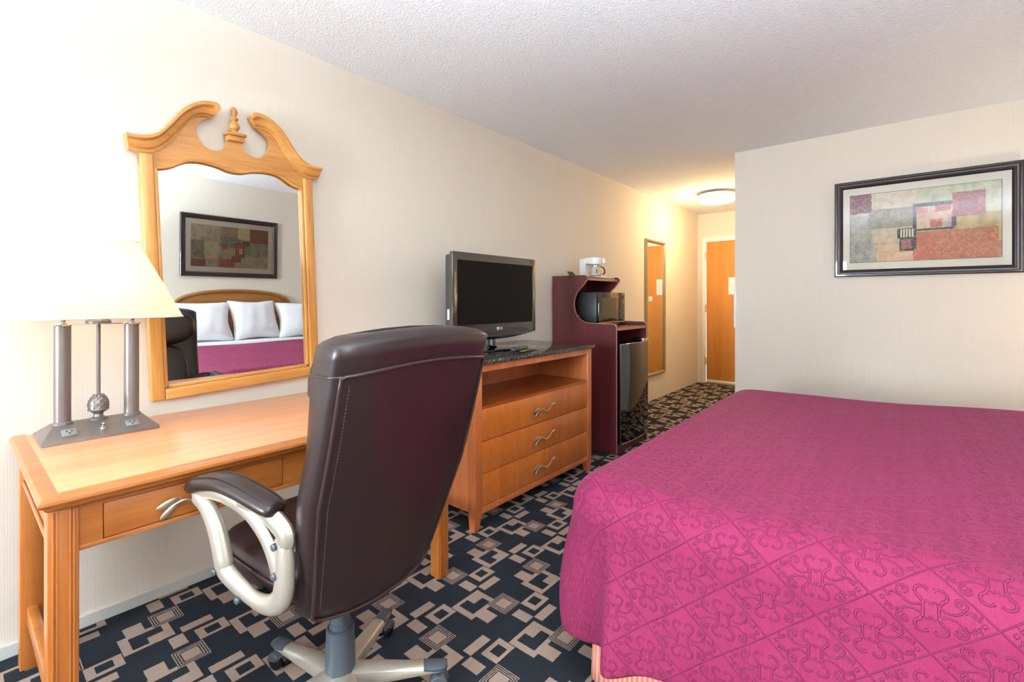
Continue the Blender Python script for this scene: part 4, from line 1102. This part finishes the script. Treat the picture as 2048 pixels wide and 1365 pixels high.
part('hot_plate', lathe(BM(), [(.048, kb + .0162), (.048, kb + .019)], (.252, ky, 0), 24), BLACKPL, cm)
GLASS = Mat('carafe_glass', (255, 255, 255), .0); GLASS.set('Transmission Weight', 1.0); GLASS.set('IOR', 1.1); GLASS = GLASS.m
cf = part('carafe', lathe(BM(), [(.040, kb + .0195), (.047, kb + .028), (.049, kb + .06), (.045, kb + .095), (.042, kb + .108), (.040, kb + .108), (.043, kb + .094), (.047, kb + .06), (.045, kb + .030), (.038, kb + .022), (.002, kb + .0215)], (.252, ky, 0), 28, cap=True), GLASS, cm, 60)
part('carafe_band', lathe(BM(), [(.0425, kb + .100), (.044, kb + .101), (.044, kb + .108), (.0425, kb + .109)], (.252, ky, 0), 28, cap=False), CHROME, cf, 40)
b2 = BM(); tube(b2, catmull([(.262, ky + .044, kb + .103), (.272, ky + .075, kb + .104), (.282, ky + .098, kb + .085), (.284, ky + .103, kb + .050), (.274, ky + .085, kb + .040)], 5), .0062, 8, flat=(1.2, .8)); part('carafe_handle', b2, BLACKPL, cf, 60)
cp = thing('coffee_packet', 'white coffee packet with green print standing in the glass carafe', 'packet', (.252, ky, kb + .023))
part('pouch', bxm(.232, .270, ky - .029, ky + .031, kb + .0232, kb + .104, .006), plain('packet_white', (240, 240, 234), .6), cp)
part('print', bxm(.2703, .2708, ky - .020, ky - .002, kb + .045, kb + .075), plain('packet_green', (70, 104, 82), .6), cp, None)
sg = thing('tea_packet', 'small green tea packet lying at the wall end of the cabinet top', 'packet', (.105, 3.465, kz))
b2 = bxm(-.03, .03, -.022, .022, -.0025, .0025, .001); bmesh.ops.transform(b2, matrix=Matrix.Translation((.085, 3.455, kz + .040)) @ Matrix.Rotation(R(58), 4, 'Y'), verts=b2.verts); part('sachet', b2, plain('tea_green', (44, 104, 78), .5), sg)
b2 = bxm(-.035, .035, -.020, .020, -.003, .003, .001); bmesh.ops.transform(b2, matrix=Matrix.Translation((.112, 3.470, kz + .034)) @ Matrix.Rotation(R(50), 4, 'Y'), verts=b2.verts); part('holder', b2, plain('tea_brown', (84, 48, 42), .5), sg)

# ================================================================ HALLWAY MIRROR
hy0, hy1, hz0, hz1 = 5.172, 5.742, .295, 1.912
hm = thing('hallway_mirror', 'tall narrow mirror with beaded silver frame on the hallway wall', 'mirror', (.0, (hy0 + hy1) / 2, hz0))
SILV = plain('aged_silver', (176, 164, 136), .3, .9)
part('glass', bxm(.004, .008, hy0 + .02, hy1 - .02, hz0 + .02, hz1 - .02), bpy.data.materials['silvered_glass'], hm, None)
prof = [(0, .001), (0, .020), (.008, .026), (.014, .020), (.022, .024), (.032, .018), (.038, .010), (.038, .001)]
bmf = BM(); cor = [(-1, -1), (1, -1), (1, 1), (-1, 1)]
rings = [[(d, (hy0 + hy1) / 2 + sy * ((hy1 - hy0) / 2 - i), (hz0 + hz1) / 2 + sz * ((hz1 - hz0) / 2 - i)) for i, d in prof] for sy, sz in cor]; rings.append(rings[0])
grid_loft(bmf, rings, True, False); bmesh.ops.remove_doubles(bmf, verts=bmf.verts, dist=1e-6)
part('frame', bmf, SILV, hm, 25)
b2 = BM()
for yy in (hy0 + .017, hy1 - .017):
    n = 74
    for i in range(n): blob(b2, (.024, yy, hz0 + .02 + (hz1 - hz0 - .04) * (i + .5) / n), (.008, .0075, .0085), 6, 4)
for zq in (hz0 + .017, hz1 - .017):
    n = 24
    for i in range(n): blob(b2, (.024, hy0 + .02 + (hy1 - hy0 - .04) * (i + .5) / n, zq), (.008, .0085, .0075), 6, 4)
part('beading', b2, SILV, hm, 60, kind='stuff')

# ================================================================ HALLWAY CEILING LIGHT
QX, QY = .648, 5.70
cl_ = thing('ceiling_light', 'round white drum ceiling light glowing in the hallway', 'light', (QX, QY, H))
part('canopy', lathe(BM(), [(.11, H - .0005), (.12, H - .012), (.10, H - .020)], (QX, QY, 0), 40), WHITE, cl_, 40)
part('diffuser', lathe(BM(), [(.178, H - .040), (.190, H - .046), (.192, H - .095), (.178, H - .108), (.10, H - .114), (.001, H - .116)], (QX, QY, 0), 48), emit('lit_diffuser', (255, 236, 200), 5.5), cl_, 50)
for zq in (H - .030, H - .064): part('band', lathe(BM(), [(.196, zq - .010), (.199, zq - .009), (.199, zq + .009), (.196, zq + .010), (.193, zq + .009), (.193, zq - .009)], (QX, QY, 0), 48), WHITE, cl_, 40)
for a in (45, 135, 225, 315): part('bracket', bxm(QX + .196 * math.cos(R(a)) - .006, QX + .196 * math.cos(R(a)) + .006, QY + .196 * math.sin(R(a)) - .006, QY + .196 * math.sin(R(a)) + .006, H - .08, H - .018, .002), WHITE, cl_)
point('hallway_light_bulb', (QX, QY, H - .27), 18, (1.0, .73, .38), .10)

# ================================================================ NIGHTSTAND LAMP BEYOND THE BED (its glow reaches the bed wall)
ns = thing('nightstand', 'cherry wood nightstand in the corner between bed and picture wall', 'nightstand', (3.24, 3.72, 0))
part('top', bxm(3.03, 3.47, 3.50, 3.96, .60, .625, .004), DRF, ns); part('body', bxm(3.05, 3.46, 3.52, 3.94, .10, .5995), DRW, ns, None)
for a in (.13, .36):
    d = part('drawer', bxm(3.042, 3.0495, 3.53, 3.93, a, a + .215, .002), DRW, ns); part('knob', lathe(BM(), [(.006, 3.0415), (.006, 3.034), (.012, 3.030), (.012, 3.022), (.002, 3.020)][::-1] if False else [(.012, -.022), (.012, -.014), (.006, -.010), (.006, 0)], (3.0418, 3.73, a + .11), 14, 'x'), PEWTER, d)
for fx in (3.06, 3.43):
    for fy in (3.53, 3.90): part('leg', bxm(fx, fx + .03, fy, fy + .03, .002, .0995), DRF, ns, None)
nl = thing('bedside_lamp', 'bedside lamp with cream cone shade on the nightstand', 'lamp', (3.26, 3.75, .6255))
part('base', lathe(BM(), [(.075, .6255), (.075, .64), (.03, .655), (.022, .70), (.034, .76), (.020, .82), (.010, .86), (.010, .93)], (3.26, 3.75, 0), 28), BRONZE, nl, 50)
b2 = BM(); n_ = 36
ringf = lambda r, z: [(3.26 + r * math.cos(2 * math.pi * i / n_), 3.75 + r * math.sin(2 * math.pi * i / n_), z) for i in range(n_)]
grid_loft(b2, [ringf(.18, .90), ringf(.10, 1.13), ringf(.098, 1.13), ringf(.178, .90)], True, False); part('lamp_shade', b2, bpy.data.materials['lamp_shade_cloth'], nl, 50)
part('bulb', lathe(BM(), [(.012, .931), (.026, .97), (.028, .99), (.015, 1.02), (.001, 1.022)], (3.26, 3.75, 0), 16), bpy.data.materials['warm_bulb'], nl, 60)
point('bedside_lamp_bulb', (3.26, 3.75, 1.05), 12.5, (1.0, .90, .76), .03)

# ================================================================ ADDED UPLIGHTER, UNSEEN BEHIND THE CAMERA (bounces fill light off the ceiling)
tx, ty = 2.85, -.45
to = thing('added_uplighter', 'added fill uplighter with dark bowl, unseen behind the camera', 'lamp', (tx, ty, 0))
part('base', lathe(BM(), [(.14, .002), (.14, .018), (.06, .030), (.016, .040)], (tx, ty, 0), 32), BRONZE, to, 40)
part('pole', lathe(BM(), [(.012, .0405), (.012, 1.13)], (tx, ty, 0), 16), BRONZE, to, 40)
part('bowl', lathe(BM(), [(.014, 1.13), (.07, 1.145), (.14, 1.19), (.175, 1.25), (.171, 1.25), (.136, 1.195), (.066, 1.152), (.002, 1.142)], (tx, ty, 0), 36, cap=False), plain('bowl_bronze', (70, 58, 48), .6), to, 50)  # dark bowl keeps the added fill off the walls
part('socket', lathe(BM(), [(.012, 1.1435), (.012, 1.154), (.001, 1.155)], (tx, ty, 0), 16), WHITEPL, to, 60)
point('added_uplighter_fill', (tx, ty, 1.170), 350, (.76, .90, 1.0), .025)  # added fill light, stands in for a flash bounced off the ceiling
